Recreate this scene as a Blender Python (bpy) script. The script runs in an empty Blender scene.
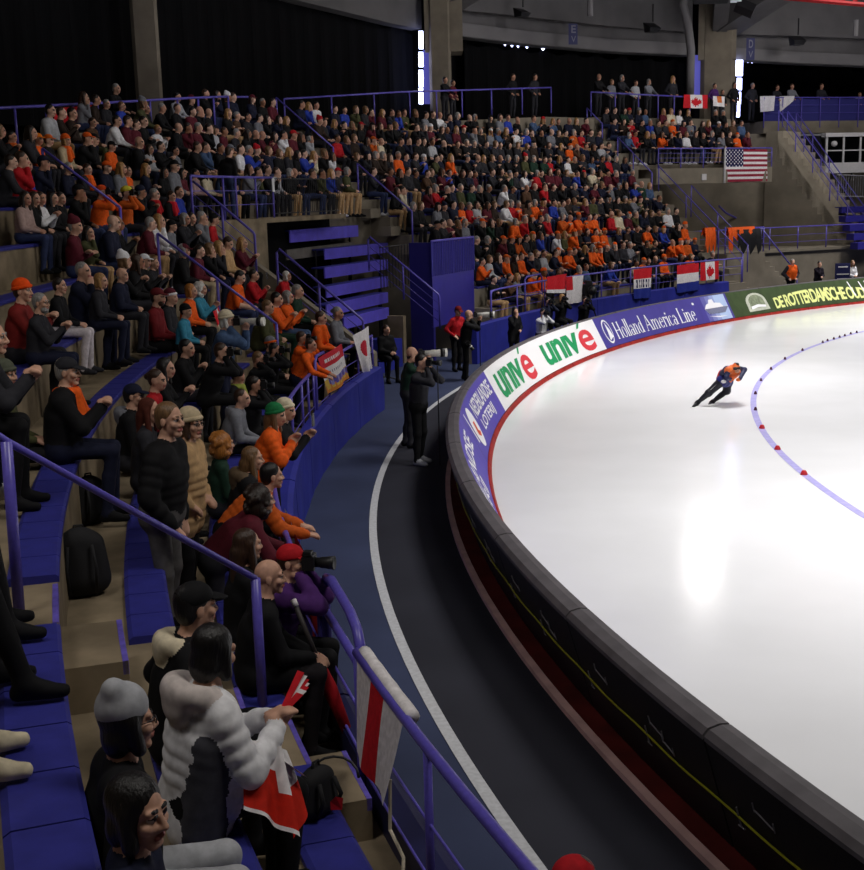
import bpy, bmesh, math, random
import numpy as np
from mathutils import Matrix, Vector
random.seed(7); np.random.seed(7)
D = bpy.data
COL = bpy.context.scene.collection
PI = math.pi
# ------------------------------------------------------------------ place
# origin: ice level straight below the photographer; +Y into the rink, metres
CAM_H, TH, RO, FPX = 4.67, .196, -.027, 1200.
CX, CY = 36.14, 18.47                     # centre of the bend
R_ICE, R_KERB, R_LINE, R_WALL, R0 = 35.2, 35.9, 37.07, 38.2, 38.72
Z0, PITCH, RISE = 1.27, .70, .56          # seating rows
def P(R, az, z=0.):
    a = math.radians(az); return Vector((CX+R*math.cos(a), CY+R*math.sin(a), z))
def ray(x, y):
    u = (x-432)/FPX; v = -(y-435)/FPX; c, s = math.cos(RO), math.sin(RO)
    u, v = c*u-s*v, s*u+c*v
    return Vector((u, math.cos(TH)+v*math.sin(TH), -math.sin(TH)+v*math.cos(TH)))
def at_z(x, y, z=0.):
    d = ray(x, y); t = (z-CAM_H)/d.z; return d*t+Vector((0,0,CAM_H))
def at_d(x, y, d):
    r = ray(x, y); k = r.y*math.cos(TH)-r.z*math.sin(TH); return r*(d/k)+Vector((0,0,CAM_H))
def at_R(x, y, R, far=True):
    d = ray(x, y); a = d.x**2+d.y**2; b = -2*(d.x*CX+d.y*CY); c = CX**2+CY**2-R*R
    q = b*b-4*a*c
    if q < 0: return None
    t = (-b+(q**.5 if far else -q**.5))/2/a
    return d*t+Vector((0,0,CAM_H))
def px(p):
    x, y, z = p[0], p[1], p[2]-CAM_H
    dy = y*math.cos(TH)-z*math.sin(TH); dv = y*math.sin(TH)+z*math.cos(TH)
    if dy < .1: return (-9999, -9999, dy)
    u, v = x/dy, dv/dy; c, s = math.cos(RO), math.sin(RO)
    u, v = c*u+s*v, -s*u+c*v
    return 432+FPX*u, 435-FPX*v, dy
def pol(p): return math.hypot(p[0]-CX, p[1]-CY), math.degrees(math.atan2(p[1]-CY, p[0]-CX)) % 360
# ------------------------------------------------------------------ materials
_m = {}
def mat(name, col, rough=.7, spec=.3, noise=0., scale=8., metal=0., emit=0., bump=0., col2=None):
    if name in _m: return _m[name]
    m = D.materials.new(name); m.use_nodes = True
    nt = m.node_tree; b = nt.nodes['Principled BSDF']
    b.inputs['Base Color'].default_value = (*col, 1); b.inputs['Roughness'].default_value = rough
    b.inputs['Specular IOR Level'].default_value = spec; b.inputs['Metallic'].default_value = metal
    if emit:
        b.inputs['Emission Color'].default_value = (*col, 1); b.inputs['Emission Strength'].default_value = emit
    if noise or bump:
        tc = nt.nodes.new('ShaderNodeTexCoord'); n = nt.nodes.new('ShaderNodeTexNoise')
        n.inputs['Scale'].default_value = scale; n.inputs['Detail'].default_value = 5
        nt.links.new(tc.outputs['Object'], n.inputs['Vector'])
        if noise:
            r = nt.nodes.new('ShaderNodeValToRGB'); c2 = col2 or tuple(c*(1-noise) for c in col)
            r.color_ramp.elements[0].color = (*c2, 1); r.color_ramp.elements[0].position = .35
            r.color_ramp.elements[1].color = (*[min(1, c*(1+noise*.4)) for c in col], 1); r.color_ramp.elements[1].position = .68
            nt.links.new(n.outputs['Fac'], r.inputs['Fac']); nt.links.new(r.outputs['Color'], b.inputs['Base Color'])
        if bump:
            bp = nt.nodes.new('ShaderNodeBump'); bp.inputs['Strength'].default_value = bump; bp.inputs['Distance'].default_value = .02
            nt.links.new(n.outputs['Fac'], bp.inputs['Height']); nt.links.new(bp.outputs['Normal'], b.inputs['Normal'])
    _m[name] = m; return m
def srgb(r, g, b):
    f = lambda c: (c/255/12.92) if c <= 10 else ((c/255+.055)/1.055)**2.4
    return f(r), f(g), f(b)
_c = {}
def cloth(r, g, b, rough=.8, spec=.2):
    k = (r, g, b, rough)
    if k not in _c:
        _c[k] = mat('cloth_%d_%d_%d_%d' % (r, g, b, int(rough*100)), srgb(r, g, b), rough, spec, noise=.18, scale=22)
    return _c[k]
def hairmat(r, g, b):
    k = 'hair_%d_%d_%d' % (r, g, b)
    if k in _m: return _m[k]
    c = srgb(r, g, b); m = mat(k, c, .42, .45, noise=.45, scale=1., bump=.35); nt = m.node_tree
    n = [x for x in nt.nodes if x.type == 'TEX_NOISE'][0]; tc = [x for x in nt.nodes if x.type == 'TEX_COORD'][0]
    mp = nt.nodes.new('ShaderNodeMapping'); mp.inputs['Scale'].default_value = (95, 95, 9)
    nt.links.new(tc.outputs['Object'], mp.inputs['Vector']); nt.links.new(mp.outputs['Vector'], n.inputs['Vector']); return m
# ------------------------------------------------------------------ mesh helpers
class MB:
    "collects shapes and links them as ONE mesh object"
    def __init__(s): s.v = []; s.f = []; s.mi = []; s.ms = []
    def _m(s, m):
        if m not in s.ms: s.ms.append(m)
        return s.ms.index(m)
    def add(s, vs, fs, m=None):
        o = len(s.v); s.v += [tuple(v) for v in vs]; i = s._m(m)
        s.f += [tuple(a+o for a in f) for f in fs]; s.mi += [i]*len(fs); return s
    def quad(s, a, b, c, d, m=None): return s.add([a, b, c, d], [(0,1,2,3)], m)
    def box(s, c, size, m=None, rot=None, M=None):
        hx, hy, hz = [k/2 for k in size]
        vs = [Vector((x*hx, y*hy, z*hz)) for z in (-1,1) for y in (-1,1) for x in (-1,1)]
        if rot is not None: vs = [rot @ v for v in vs]
        vs = [v+Vector(c) for v in vs]
        if M is not None: vs = [M @ v for v in vs]
        return s.add(vs, [(0,2,3,1),(4,5,7,6),(0,1,5,4),(2,6,7,3),(0,4,6,2),(1,3,7,5)], m)
    def hexa(s, v8, m=None):
        "bottom four corners then top four"
        return s.add(v8, [(3,2,1,0),(4,5,6,7),(0,1,5,4),(1,2,6,5),(2,3,7,6),(3,0,4,7)], m)
    def tube(s, pts, r, n=8, m=None, cap=True):
        pts = [Vector(p) for p in pts]; rs = r if isinstance(r, (list, tuple)) else [r]*len(pts)
        rings = []; up = None
        for i, p in enumerate(pts):
            a = pts[max(i-1, 0)]; b = pts[min(i+1, len(pts)-1)]; t = (b-a).normalized()
            if up is None:
                up = Vector((0,0,1)) if abs(t.z) < .9 else Vector((1,0,0))
            x = t.cross(up).normalized(); y = x.cross(t).normalized(); up = y
            rings.append([p+(x*math.cos(2*PI*k/n)+y*math.sin(2*PI*k/n))*rs[i] for k in range(n)])
        vs = [v for q in rings for v in q]; fs = []
        for i in range(len(pts)-1):
            for k in range(n):
                fs.append((i*n+k, i*n+(k+1) % n, (i+1)*n+(k+1) % n, (i+1)*n+k))
        if cap: fs += [tuple(range(n-1, -1, -1)), tuple((len(pts)-1)*n+k for k in range(n))]
        return s.add(vs, fs, m)
    def lathe(s, prof, n=16, c=(0,0,0), m=None, M=None):
        vs = []; fs = []
        for r, z in prof:
            for k in range(n): vs.append(Vector((r*math.cos(2*PI*k/n), r*math.sin(2*PI*k/n), z))+Vector(c))
        for i in range(len(prof)-1):
            for k in range(n): fs.append((i*n+k, i*n+(k+1) % n, (i+1)*n+(k+1) % n, (i+1)*n+k))
        fs += [tuple(range(n-1, -1, -1)), tuple((len(prof)-1)*n+k for k in range(n))]
        if M is not None: vs = [M @ v for v in vs]
        return s.add(vs, fs, m)
    def build(s, name, m=None, parent=None, smooth=False):
        me = D.meshes.new(name); me.from_pydata(s.v, [], s.f)
        ms = [x or m for x in s.ms] or [m]
        for x in ms: me.materials.append(x)
        if len(ms) > 1: me.polygons.foreach_set('material_index', s.mi)
        if smooth: me.polygons.foreach_set('use_smooth', [True]*len(me.polygons))
        me.update()
        o = D.objects.new(name, me); COL.objects.link(o)
        if parent is not None: o.parent = parent
        return o
def tag(o, label=None, cat=None, group=None, kind=None):
    if label: o['label'] = label
    if cat: o['category'] = cat
    if group: o['group'] = group
    if kind: o['kind'] = kind
    return o
def empty(name, loc=(0,0,0), rz=0., label=None, cat=None, group=None):
    o = D.objects.new(name, None); COL.objects.link(o); o.location = loc; o.rotation_euler = (0,0,rz)
    o.empty_display_size = .1
    return tag(o, label, cat, group)
def struct(o): o['kind'] = 'structure'; return o
def ring(name, Ra, za, Rb, zb, a0, a1, m, step=1., n=None):
    "a strip between two arcs"
    mb = MB(); n = n or max(2, int(abs(a1-a0)/step)+1)
    vs = []
    for i in range(n+1):
        a = a0+(a1-a0)*i/n; vs += [P(Ra, a, za), P(Rb, a, zb)]
    return mb.add(vs, [(2*i, 2*i+1, 2*i+3, 2*i+2) for i in range(n)], m)
def sweep(mb, prof, a0, a1, m=None, step=1., caps=True):
    "profile [(R,z)...] (closed) swept along the arc"
    n = max(1, int(round(abs(a1-a0)/step))); k = len(prof); vs = []; fs = []
    for i in range(n+1):
        a = a0+(a1-a0)*i/n; vs += [P(R, a, z) for R, z in prof]
    for i in range(n):
        for j in range(k): fs.append((i*k+j, i*k+(j+1) % k, (i+1)*k+(j+1) % k, (i+1)*k+j))
    if caps: fs += [tuple(range(k)), tuple(n*k+j for j in range(k-1, -1, -1))]
    return mb.add(vs, fs, m)
ORD = ('first second third fourth fifth sixth seventh eighth ninth tenth eleventh twelfth thirteenth fourteenth fifteenth sixteenth '
       'seventeenth eighteenth nineteenth twentieth').split()
_T = {2:'twenty',3:'thirty',4:'forty',5:'fifty',6:'sixty',7:'seventy',8:'eighty',9:'ninety'}
_TT = {2:'twentieth',3:'thirtieth',4:'fortieth',5:'fiftieth',6:'sixtieth',7:'seventieth',8:'eightieth',9:'ninetieth'}
def ordinal(n):
    "1 -> first"
    if n <= 20: return ORD[n-1]
    if n >= 100: return 'hundred and '+ordinal(n-100) if n > 100 else 'hundredth'
    return _TT[n//10] if n % 10 == 0 else _T[n//10]+'-'+ORD[n % 10-1]
# ================================================================== SETTING
M_ICE = mat('ice', (.79,.80,.825), .16, .5, noise=.05, scale=.5)
M_TRK = mat('track_dark', srgb(42,43,52), .8, .2, noise=.2, scale=.7)
M_TRKB = mat('track_blue', srgb(56,64,92), .8, .2, noise=.22, scale=.6)
M_LINE = mat('white_line', srgb(190,192,196), .7, .2, noise=.15, scale=20)
M_CON = mat('concrete', srgb(140,126,104), .9, .15, noise=.38, scale=2.2, bump=.15)
M_CONF = mat('concrete_far', srgb(134,126,112), .9, .15, noise=.22, scale=1.2)
M_CONR = mat('concrete_roof', srgb(98,96,98), .95, .1, noise=.15, scale=.8)
M_BLUE = mat('rail_paint', srgb(96,86,188), .32, .5, noise=.12, scale=30)
M_PAD = mat('seat_pad', srgb(48,50,138), .55, .35, noise=.15, scale=9)
M_WALLPAD = mat('wall_pad_vinyl', srgb(44,50,150), .5, .4, noise=.22, scale=1.5, bump=.25)
M_BLK = mat('black_drape_void', (.006,.006,.007), .95, .05)
M_VINYL = mat('barrier_vinyl', srgb(26,24,27), .55, .35, noise=.2, scale=3)
M_VTOP = mat('barrier_top', srgb(92,88,92), .55, .35, noise=.2, scale=4)
M_RED = mat('red_base', srgb(160,38,32), .6, .3, noise=.3, scale=3)
M_REDMAT = mat('red_mat', srgb(88,26,24), .8, .2, noise=.4, scale=2)
M_KERB = mat('kerb_pink', srgb(214,176,172), .8, .2, noise=.2, scale=3)
M_STRIPE = mat('step_paint', srgb(104,90,190), .6, .3, noise=.3, scale=14)
M_DARK = mat('dark_metal', srgb(22,22,26), .5, .4)
M_WHITE = mat('white_paint', srgb(214,212,214), .6, .3, noise=.05)
M_GREY = mat('grey_metal', srgb(128,128,132), .45, .5)

struct(ring('floor', 0.01, 0, R_ICE+.05, 0, 0, 360, M_ICE, 2).build('floor_ice'))
struct(ring('f', R_ICE, -.004, R_LINE-.05, -.004, 60, 250, M_TRK, 1.).build('floor_track'))
struct(ring('f', R_LINE-.05, -.004, 62, -.004, 60, 250, M_TRKB, 1.).build('floor_walkway'))
struct(ring('f', R_LINE-.055, .004, R_LINE+.055, .004, 120, 240, M_LINE, .8).build('floor_line_white'))
M_LANE = mat('lane_blue', srgb(176,172,226), .25, .5, noise=.12, scale=8)
struct(ring('f', 29.945, .004, 30.075, .004, 60, 260, M_LANE, .8).build('floor_line_lane'))
struct(sweep(MB(), [(R_KERB-.03,0),(R_KERB+.05,0),(R_KERB+.05,.05),(R_KERB-.03,.05)], 70, 215, M_KERB, 1.).build('trim_kerb'))
struct(ring('f', 35.62, .01, R_KERB-.03, .015, 70, 215, M_REDMAT, 1.).build('floor_red_mat'))

# lane marker blocks
lm = [(804,473),(777.5,448),(762,427),(755.5,409),(755.5,393),(761,380),(771,368.5),(785,358.5),(802.5,349.8),(822.7,342),(827.6,340.2),(833.8,338.6),(839.6,336.8),(844.8,335.3),(850.7,333.4),(856.7,332)]
for i, (x, y) in enumerate(lm):
    p = at_z(x, y, .03); R, a = pol(p); red = i < 3
    mb = MB(); q = P(R, a, 0)
    k_ = 1. if red else .62; mb.lathe([(.06*k_,0),(.06*k_,.02),(.045*k_,.05),(.03*k_,.075)], 10, q)
    o = mb.build('lane_marker', mat('marker_red', srgb(170,24,36), .5) if red else mat('marker_dark', srgb(70,34,52), .5))
    tag(o, '%s lane marker block along the blue line, %s from the nearest one' % ('small red' if red else 'small dark', ordinal(i+1)) if i else 'small red lane marker block standing closest to the stands', 'marker', 'lane markers along the blue line')

# ------------------------------------------------------------------ crash barrier
PROF = [(35.21,.0),(35.24,.0),(35.66,.02),(35.92,.90),(35.88,.96),(35.78,.985),(35.72,.97)]
def face(az, s, e=.0):
    "point on the ice-side face of the barrier; s up the slope 0..1, e lifts off"
    c, sn = .874, .486
    return P(35.2+.52*s-c*e, az, .97*s+sn*e)
seam = [168.6+4.1*k for k in range(-16, 11)]
M_STRAP = mat('strap_grey', srgb(120,118,122), .7, .2)
for k, a in enumerate(seam):
    b = a+4.06
    n = k-16
    t = empty('barrier_pad', P(35.55, a+2, 0), 0, None, 'crash pad', 'crash pads around the rink')
    inv = Matrix.Translation(-P(35.55, a+2, 0))
    def bld(mb, nm, m, par, sm=False):
        mb.v = [tuple(inv @ Vector(v)) for v in mb.v]; return mb.build(nm, m, par, sm)
    mb = MB(); sweep(mb, PROF[:4]+[(35.74,.93)], a, b, M_VINYL, .8); bld(mb, 'pad_body', None, t)
    mb = MB(); sweep(mb, [(35.735,.93),(35.925,.895),(35.925,.93),(35.885,.975),(35.79,.995),(35.715,.985),(35.70,.955)], a, b, M_VTOP, .8); bld(mb, 'top_cover', None, t)
    if a > 178:
        def outer(az, z, e=.012): return P(35.66+.26*(z-.02)/.88+e, az, z)
        for az_, L, z_ in ((a+1.0, .22, .62), (a+2.7, .2, .60), (a+2.95, .16, .52)):
            mb = MB(); da = math.degrees(L/36/2)
            mb.tube([outer(az_-da, z_), outer(az_+da, z_-.04)], .006, 5)
            for sgn in (-1, 1):
                mb.tube([outer(az_+sgn*da, z_-sgn*.02-.035), outer(az_+sgn*da, z_-sgn*.02+.035)], .006, 5)
            bld(mb, 'strap', M_STRAP, t)
        for az_ in (a+.4, a+2.3):
            mb = MB(); mb.tube([outer(az_, .34), outer(az_, .50)], .007, 5); mb.tube([outer(az_-.06, .34), outer(az_+.06, .34)], .006, 5)
            bld(mb, 'buckle', M_STRAP, t)
    if a > 165:
        t['label'] = 'dark crash pad, grey top, %s along the barrier from the purple banner joint' % ordinal(n+1)
    else:
        t['label'] = 'crash pad behind the far banners, %s counting from the purple banner joint' % ordinal(-n)
mb = MB(); mb.tube([P(35.66+.26*.40/.88+.016, a, .42+.008*math.sin(a*3)) for a in np.arange(168.6, 210, .5)], .009, 6)
tag(mb.build('yellow_rope', mat('cord_yellow', srgb(150,150,30), .6)), 'thin yellow cord running along the dark back of the barrier', 'cord')
# red kick board along the ice
for k, a in enumerate(seam):
    mb = MB(); sweep(mb, [(35.165,0),(35.19,0),(35.235,.085),(35.21,.085)], a, a+4.06, M_RED, .8)
    o = mb.build('kick_board'); tag(o, 'red kick board at the ice edge, %s counted from the green banner end' % ordinal(k+1), 'kick board', 'red kick boards at the ice edge')

# ------------------------------------------------------------------ lettering
def text_geo(s, bold=0., spacing=1.):
    cu = D.curves.new('t', 'FONT'); cu.body = s; cu.size = 1.; cu.offset = bold; cu.space_character = spacing; cu.resolution_u = 4
    o = D.objects.new('t', cu); COL.objects.link(o)
    dg = bpy.context.evaluated_depsgraph_get(); me = D.meshes.new_from_object(o.evaluated_get(dg))
    v = np.array([tuple(x.co)[:2] for x in me.vertices]); f = [tuple(p.vertices) for p in me.polygons]
    D.objects.remove(o); D.curves.remove(cu); D.meshes.remove(me)
    return v, f
def lettering(name, s, fmap, m, parent, box, bold=0., spacing=1., warp=None):
    "text fitted into box (u0,v0,u1,v1), mapped by fmap(u,v)->point"
    v, f = text_geo(s, bold, spacing); lo, hi = v.min(0), v.max(0)
    q = (v-lo)/(hi-lo); 
    if warp: q = np.array([warp(a, b) for a, b in q])
    u = box[0]+q[:,0]*(box[2]-box[0]); w = box[1]+q[:,1]*(box[3]-box[1])
    # one part per word: cut where the gap between letters is wide
    iv = sorted((min(v[i][0] for i in q_), max(v[i][0] for i in q_)) for q_ in f); cuts_ = []; hi_ = iv[0][1]
    for a, b in iv:
        if a-hi_ > .16: cuts_.append((a+hi_)/2)
        hi_ = max(hi_, b)
    o = None
    for n_ in range(len(cuts_)+1):
        ff = [q_ for q_ in f if sum(v[q_[0]][0] > c for c in cuts_) == n_]
        o = MB().add([fmap(a, b) for a, b in zip(u, w)], ff).build(name, m, parent)
        bm = bmesh.new(); bm.from_mesh(o.data); bmesh.ops.delete(bm, geom=[x for x in bm.verts if not x.link_faces], context='VERTS'); bm.to_mesh(o.data); bm.free()
    return o
def poly_part(name, pts, fmap, m, parent):
    return MB().add([fmap(a, b) for a, b in pts], [tuple(range(len(pts)))]).build(name, m, parent)
def banner(name, a0, a1, m, label, s0=.095, s1=1., e=.012):
    n = 12; mb = MB(); vs = []
    for i in range(n+1):
        a = a0+(a1-a0)*i/n; vs += [face(a, s0, e), face(a, s1, e)]
    mb.add(vs, [(2*i, 2*i+2, 2*i+3, 2*i+1) for i in range(n)])
    o = mb.build(name, m); tag(o, label, 'banner', 'advertising banners on the barrier')
    # fmap: u 0..1 along the banner as read from the ice, v 0..1 up
    return o, lambda u, v, k=1: face(a0+(a1-a0)*u, s0+(s1-s0)*v, e+.006*k)
M_BW = mat('banner_white', srgb(238,238,240), .5, .3); M_BP = mat('banner_purple', srgb(86,74,176), .5, .3, noise=.08, scale=3)
M_BH = mat('banner_violet', srgb(74,66,150), .5, .3, noise=.08, scale=3); M_BG = mat('banner_green', srgb(62,78,48), .5, .3, noise=.2, scale=3)
M_GRN = mat('letter_green', srgb(34,150,92), .5); M_LRED = mat('letter_red', srgb(214,60,70), .5); M_LW = mat('letter_white', srgb(240,240,245), .5)
M_LY = mat('letter_lime', srgb(226,232,150), .5); M_LO = mat('letter_orange', srgb(226,90,50), .5); M_NAVY = mat('letter_navy', srgb(40,40,110), .5)
def ell(cx, cy, rx, ry, n=24, rot=0.):
    return [(cx+rx*math.cos(t)*math.cos(rot)-ry*math.sin(t)*math.sin(rot), cy+rx*math.cos(t)*math.sin(rot)+ry*math.sin(t)*math.cos(rot)) for t in [2*PI*i/n for i in range(n)]]
for k, (a0, a1) in enumerate(((168.6+8.15, 168.6), (192.6, 176.78))):
    if k == 0:
        o, fm = banner('ad_banner', a0, a1, M_BP, 'purple lottery banner on the barrier next to the white banner', .095, .985)
        bx = [(.34,.52,.95,.86), (.40,.14,.82,.44)]; lx = .2
        txt = ('NEDERLANDSE', 'LOTERIJ')
        poly_part('emblem', ell(lx,.5,.085,.40), fm, M_LW, o)
        poly_part('emblem_mark', [(lx-.02,.62),(lx+.02,.60),(lx+.01,.42),(lx+.05,.36),(lx+.02,.28),(lx-.03,.36)], lambda u,v: fm(u,v,2), M_LO, o)
        poly_part('emblem_rim', [(lx-.15,.9),(lx-.13,.92),(lx-.10,.30),(lx-.125,.30)], fm, M_LW, o)
    else:
        o, fm = banner('ad_banner', a0, a1, M_BP, 'purple lottery banner at the end of the lettered barrier, beside the dark pads', .095, .985)
        bx = [(.22,.52,.93,.86), (.30,.14,.74,.44)]; txt = ('NEDERLANDSE', 'LOTERIJ')
    for s, b in zip(txt, bx): lettering('lettering', s, fm, M_LW, o, b, .02)
for k, (a0, a1) in enumerate(((168.6, 160.4), (160.4, 151.2))):
    o, fm = banner('ad_banner', a0, a1, M_BW, ('white banner with green and red lettering beside the purple banner', 'white banner with green and red lettering beside the violet cruise banner')[k], .095, .99)
    lettering('lettering', 'un\u0131v', fm, M_GRN, o, (.12,.17,.69,.80), .028, .92)
    lettering('last_letter', 'e', fm, M_LRED, o, (.70,.10,.90,.78), .018)
    poly_part('accent', [(.735,.85),(.762,.85),(.80,1.0),(.768,1.0)], fm, M_GRN, o)
# --- a serif face for the cruise banner: strokes as (x,y) polygons
def serif_word(word):
    polys = []; x = 0.
    def st(x0, y0, x1, y1, w):            # slanted stroke with horizontal cut
        polys.append([(x+x0-w/2,y0),(x+x0+w/2,y0),(x+x1+w/2,y1),(x+x1-w/2,y1)])
    def se(cx, y, w=.22, h=.035):
        polys.append([(x+cx-w/2,y),(x+cx+w/2,y),(x+cx+w/2,y+h),(x+cx-w/2,y+h)])
    def bowl(cx, cy, rx, ry, t0=0, t1=360, w=.11, thin=.04):
        n = 20
        for i in range(n):
            a, b = [math.radians(t0+(t1-t0)*k/n) for k in (i, i+1)]
            q = []
            for t in (a, b):
                ww = thin+(w-thin)*abs(math.cos(t)); q.append(((x+cx+rx*math.cos(t), cy+ry*math.sin(t)), (x+cx+(rx-ww)*math.cos(t), cy+(ry-thin)*math.sin(t))))
            polys.append([q[0][0], q[1][0], q[1][1], q[0][1]])
    for ch in word:
        if ch == 'H':
            for a in (.12,.62): st(a,0,a,1,.13); se(a,0); se(a,.965)
            polys.append([(x+.12,.48),(x+.62,.48),(x+.62,.53),(x+.12,.53)]); x += .80
        elif ch == 'A':
            st(.10,0,.40,1,.05); st(.72,0,.40,1,.13); se(.10,0,.2); se(.72,0,.24); polys.append([(x+.2,.33),(x+.62,.33),(x+.6,.38),(x+.22,.38)]); x += .86
        elif ch == 'L':
            st(.12,0,.12,1,.13); se(.12,0); se(.12,.965); polys.append([(x+.1,0),(x+.56,0),(x+.58,.2),(x+.53,.05),(x+.1,.04)]); x += .64
        elif ch == 'l': st(.1,0,.1,1.05,.12); se(.1,0,.2); se(.06,1.02,.12); x += .24
        elif ch == 'i': st(.1,0,.1,.62,.12); se(.1,0,.2); se(.06,.6,.12); polys.append([(x+.1+.075*math.cos(t),.82+.075*math.sin(t)) for t in [PI*k/6 for k in range(12)]]); x += .24
        elif ch == 'o': bowl(.27,.31,.25,.33); x += .56
        elif ch == 'a': st(.40,0,.40,.45,.11); bowl(.22,.17,.2,.19); bowl(.24,.45,.16,.18,0,170); se(.44,0,.16); x += .54
        elif ch == 'd': st(.44,0,.44,1.05,.12); bowl(.24,.31,.22,.33); se(.48,0,.16); se(.40,1.02,.12); x += .58
        elif ch in 'nmr':
            st(.1,0,.1,.62,.11); se(.1,0,.2); se(.06,.6,.12)
            if ch == 'r': bowl(.26,.44,.14,.19,40,140); polys.append([(x+.36+.06*math.cos(t),.54+.06*math.sin(t)) for t in [PI*k/4 for k in range(8)]]); x += .42
            else:
                c = 1 if ch == 'n' else 2
                for j in range(c): bowl(.28+.33*j,.44,.17,.20,0,160); st(.40+.33*j,0,.40+.33*j,.47,.11); se(.40+.33*j,0,.2)
                x += .58 if ch == 'n' else .91
        elif ch == 'e': bowl(.25,.31,.23,.33,20,325); polys.append([(x+.05,.33),(x+.47,.33),(x+.47,.38),(x+.05,.38)]); x += .53
        elif ch == 'c': bowl(.25,.31,.23,.33,45,315); x += .48
        else: x += .26
    return polys, x
o, fm = banner('ad_banner', 151.2, 135.4, M_BH, 'violet cruise line banner with white serif lettering and a ship', .095, .99)
W = serif_word('Holland America Line')[1]; x_ = 0.
for wd in ('Holland', 'America', 'Line'):
    polys, w1 = serif_word(wd); mb = MB()
    for p in polys: mb.add([fm(.125+(x_+q[0])/W*.62, .17+q[1]*.56, 1) for q in p], [tuple(range(len(p)))])
    mb.build('lettering', M_LW, o); x_ += w1+.26
poly_part('emblem', ell(.07,.5,.032,.40), fm, M_LW, o)
poly_part('emblem_field', ell(.07,.5,.027,.34), lambda u,v: fm(u,v,2), M_BH, o)
poly_part('emblem_sail', [(.058,.2),(.092,.3),(.085,.55),(.068,.82),(.066,.5)], lambda u,v: fm(u,v,3), M_LW, o)
MB().add([fm(.755+.008*math.cos(t), .78+.05*math.sin(t)) for t in [PI*k/6 for k in range(12)]], [tuple(range(12))]).build('mark_dot', M_LW, o)
n = 10; mb = MB()
M_SKY = [mat('ship_sky%d' % k, srgb(*[int(a+(b-a)*k/4) for a, b in zip((74,66,150),(176,196,232))]), .5) for k in range(5)]
for k in range(5): mb.quad(fm(.79+.03*k,.02), fm(.82+.03*k if k<4 else .985,.02), fm(.82+.03*k if k<4 else .985,.98), fm(.79+.03*k,.98), M_SKY[k])
mb.build('picture_sky', None, o)
poly_part('picture_ship', [(.82,.50),(.84,.30),(.95,.28),(.985,.52),(.955,.50),(.94,.66),(.90,.70),(.895,.84),(.87,.84),(.86,.70),(.84,.66)], lambda u,v: fm(u,v,2), M_LW, o)
poly_part('picture_hull', [(.82,.50),(.84,.30),(.95,.28),(.985,.50)], lambda u,v: fm(u,v,3), mat('ship_hull', srgb(120,124,150), .5), o)
poly_part('picture_wake', [(.83,.22),(.90,.12),(.96,.14),(.90,.17)], lambda u,v: fm(u,v,2), M_LW, o)
o, fm = banner('ad_banner', 135.4, 117.5, M_BG, 'dark green banner with arched lime lettering on the far barrier', .095, .985)
lettering('lettering', 'DE ROTTERDAMSCHE OUDE', fm, M_LY, o, (.262,.10,.80,.70), .03, .85, warp=lambda a, b: (a, (.62+.38*math.sin(PI*(.12+.76*a)))*b + .10*math.sin(PI*a)))
poly_part('emblem', [(.10,.12),(.10,.45)]+[(.16+.06*math.cos(t), .5+.36*math.sin(t)) for t in [PI-PI*k/12 for k in range(13)]]+[(.225,.14)], fm, mat('emblem_pale', srgb(196,200,186), .5, noise=.2, scale=6), o)
poly_part('emblem_field', [(.115,.24),(.118,.48)]+[(.16+.045*math.cos(t), .5+.28*math.sin(t)) for t in [PI-PI*k/12 for k in range(13)]]+[(.208,.25)], lambda u,v: fm(u,v,2), mat('emblem_mid', srgb(136,146,120), .5, noise=.4, scale=9), o)
poly_part('emblem_ribbon', [(.118,.2),(.16,.27),(.205,.24),(.206,.33),(.16,.38),(.118,.32)], lambda u,v: fm(u,v,3), M_LW, o)
for k, (u, v) in enumerate(((.72,.45),(.78,.42),(.81,.42),(.845,.5),(.88,.44))):
    poly_part('sketch_stroke', [(u,v-.2),(u+.008,v-.2),(u-.012,v+.45),(u-.018,v+.45)], lambda a,b: fm(a,b,2), M_LW, o)
for k in range(4):
    poly_part('sketch_figure', ell(.84+.04*k,.42+.08*(k % 2),.018,.14), lambda a,b: fm(a,b,3), mat('sketch_pink', srgb(232,190,176), .5), o)
poly_part('sketch_shoe', ell(.87,.3,.03,.05), lambda a,b: fm(a,b,4), M_LRED, o)

# ------------------------------------------------------------------ terraces
AISLES = [(197.0, .75), (175.0, .7), (167.9, .6), (152.4, .6), (128.3, .75)]
def Rk(k): return R0+PITCH*k
def Zk(k): return Z0+RISE*k
def terrace(name, a0, a1, k0, k1, m, zb=None):
    mb = MB(); prof = []
    zb = zb if zb is not None else 0
    prof = [(Rk(k0), zb)]
    for k in range(k0, k1+1):
        prof += [(Rk(k), Zk(k)), (Rk(k+1), Zk(k))]
    prof += [(Rk(k1+1), zb)]
    n = max(2, int(abs(a1-a0)/1.)+1); kk = len(prof)
    for j in range(kk-2):
        vs = []
        for i in range(n+1):
            a = a0+(a1-a0)*i/n; vs += [P(*[prof[j][0], a, prof[j][1]]), P(prof[j+1][0], a, prof[j+1][1])]
        mb.add(vs, [(2*i, 2*i+1, 2*i+3, 2*i+2) for i in range(n)])
    for a in (a0, a1):
        for k in range(k0, k1+1):
            mb.quad(P(Rk(k), a, zb), P(Rk(k+1), a, zb), P(Rk(k+1), a, Zk(k)), P(Rk(k), a, Zk(k)))
    o = mb.build(name, m); struct(o); return o
terrace('floor_terrace_near', 214, 167.6, 0, 8, M_CON)
struct(sweep(MB(), [(R_WALL,0),(R0,0),(R0,.71),(R_WALL,.71)], 214, 167.6, M_CON).build('floor_front_walk'))
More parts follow.
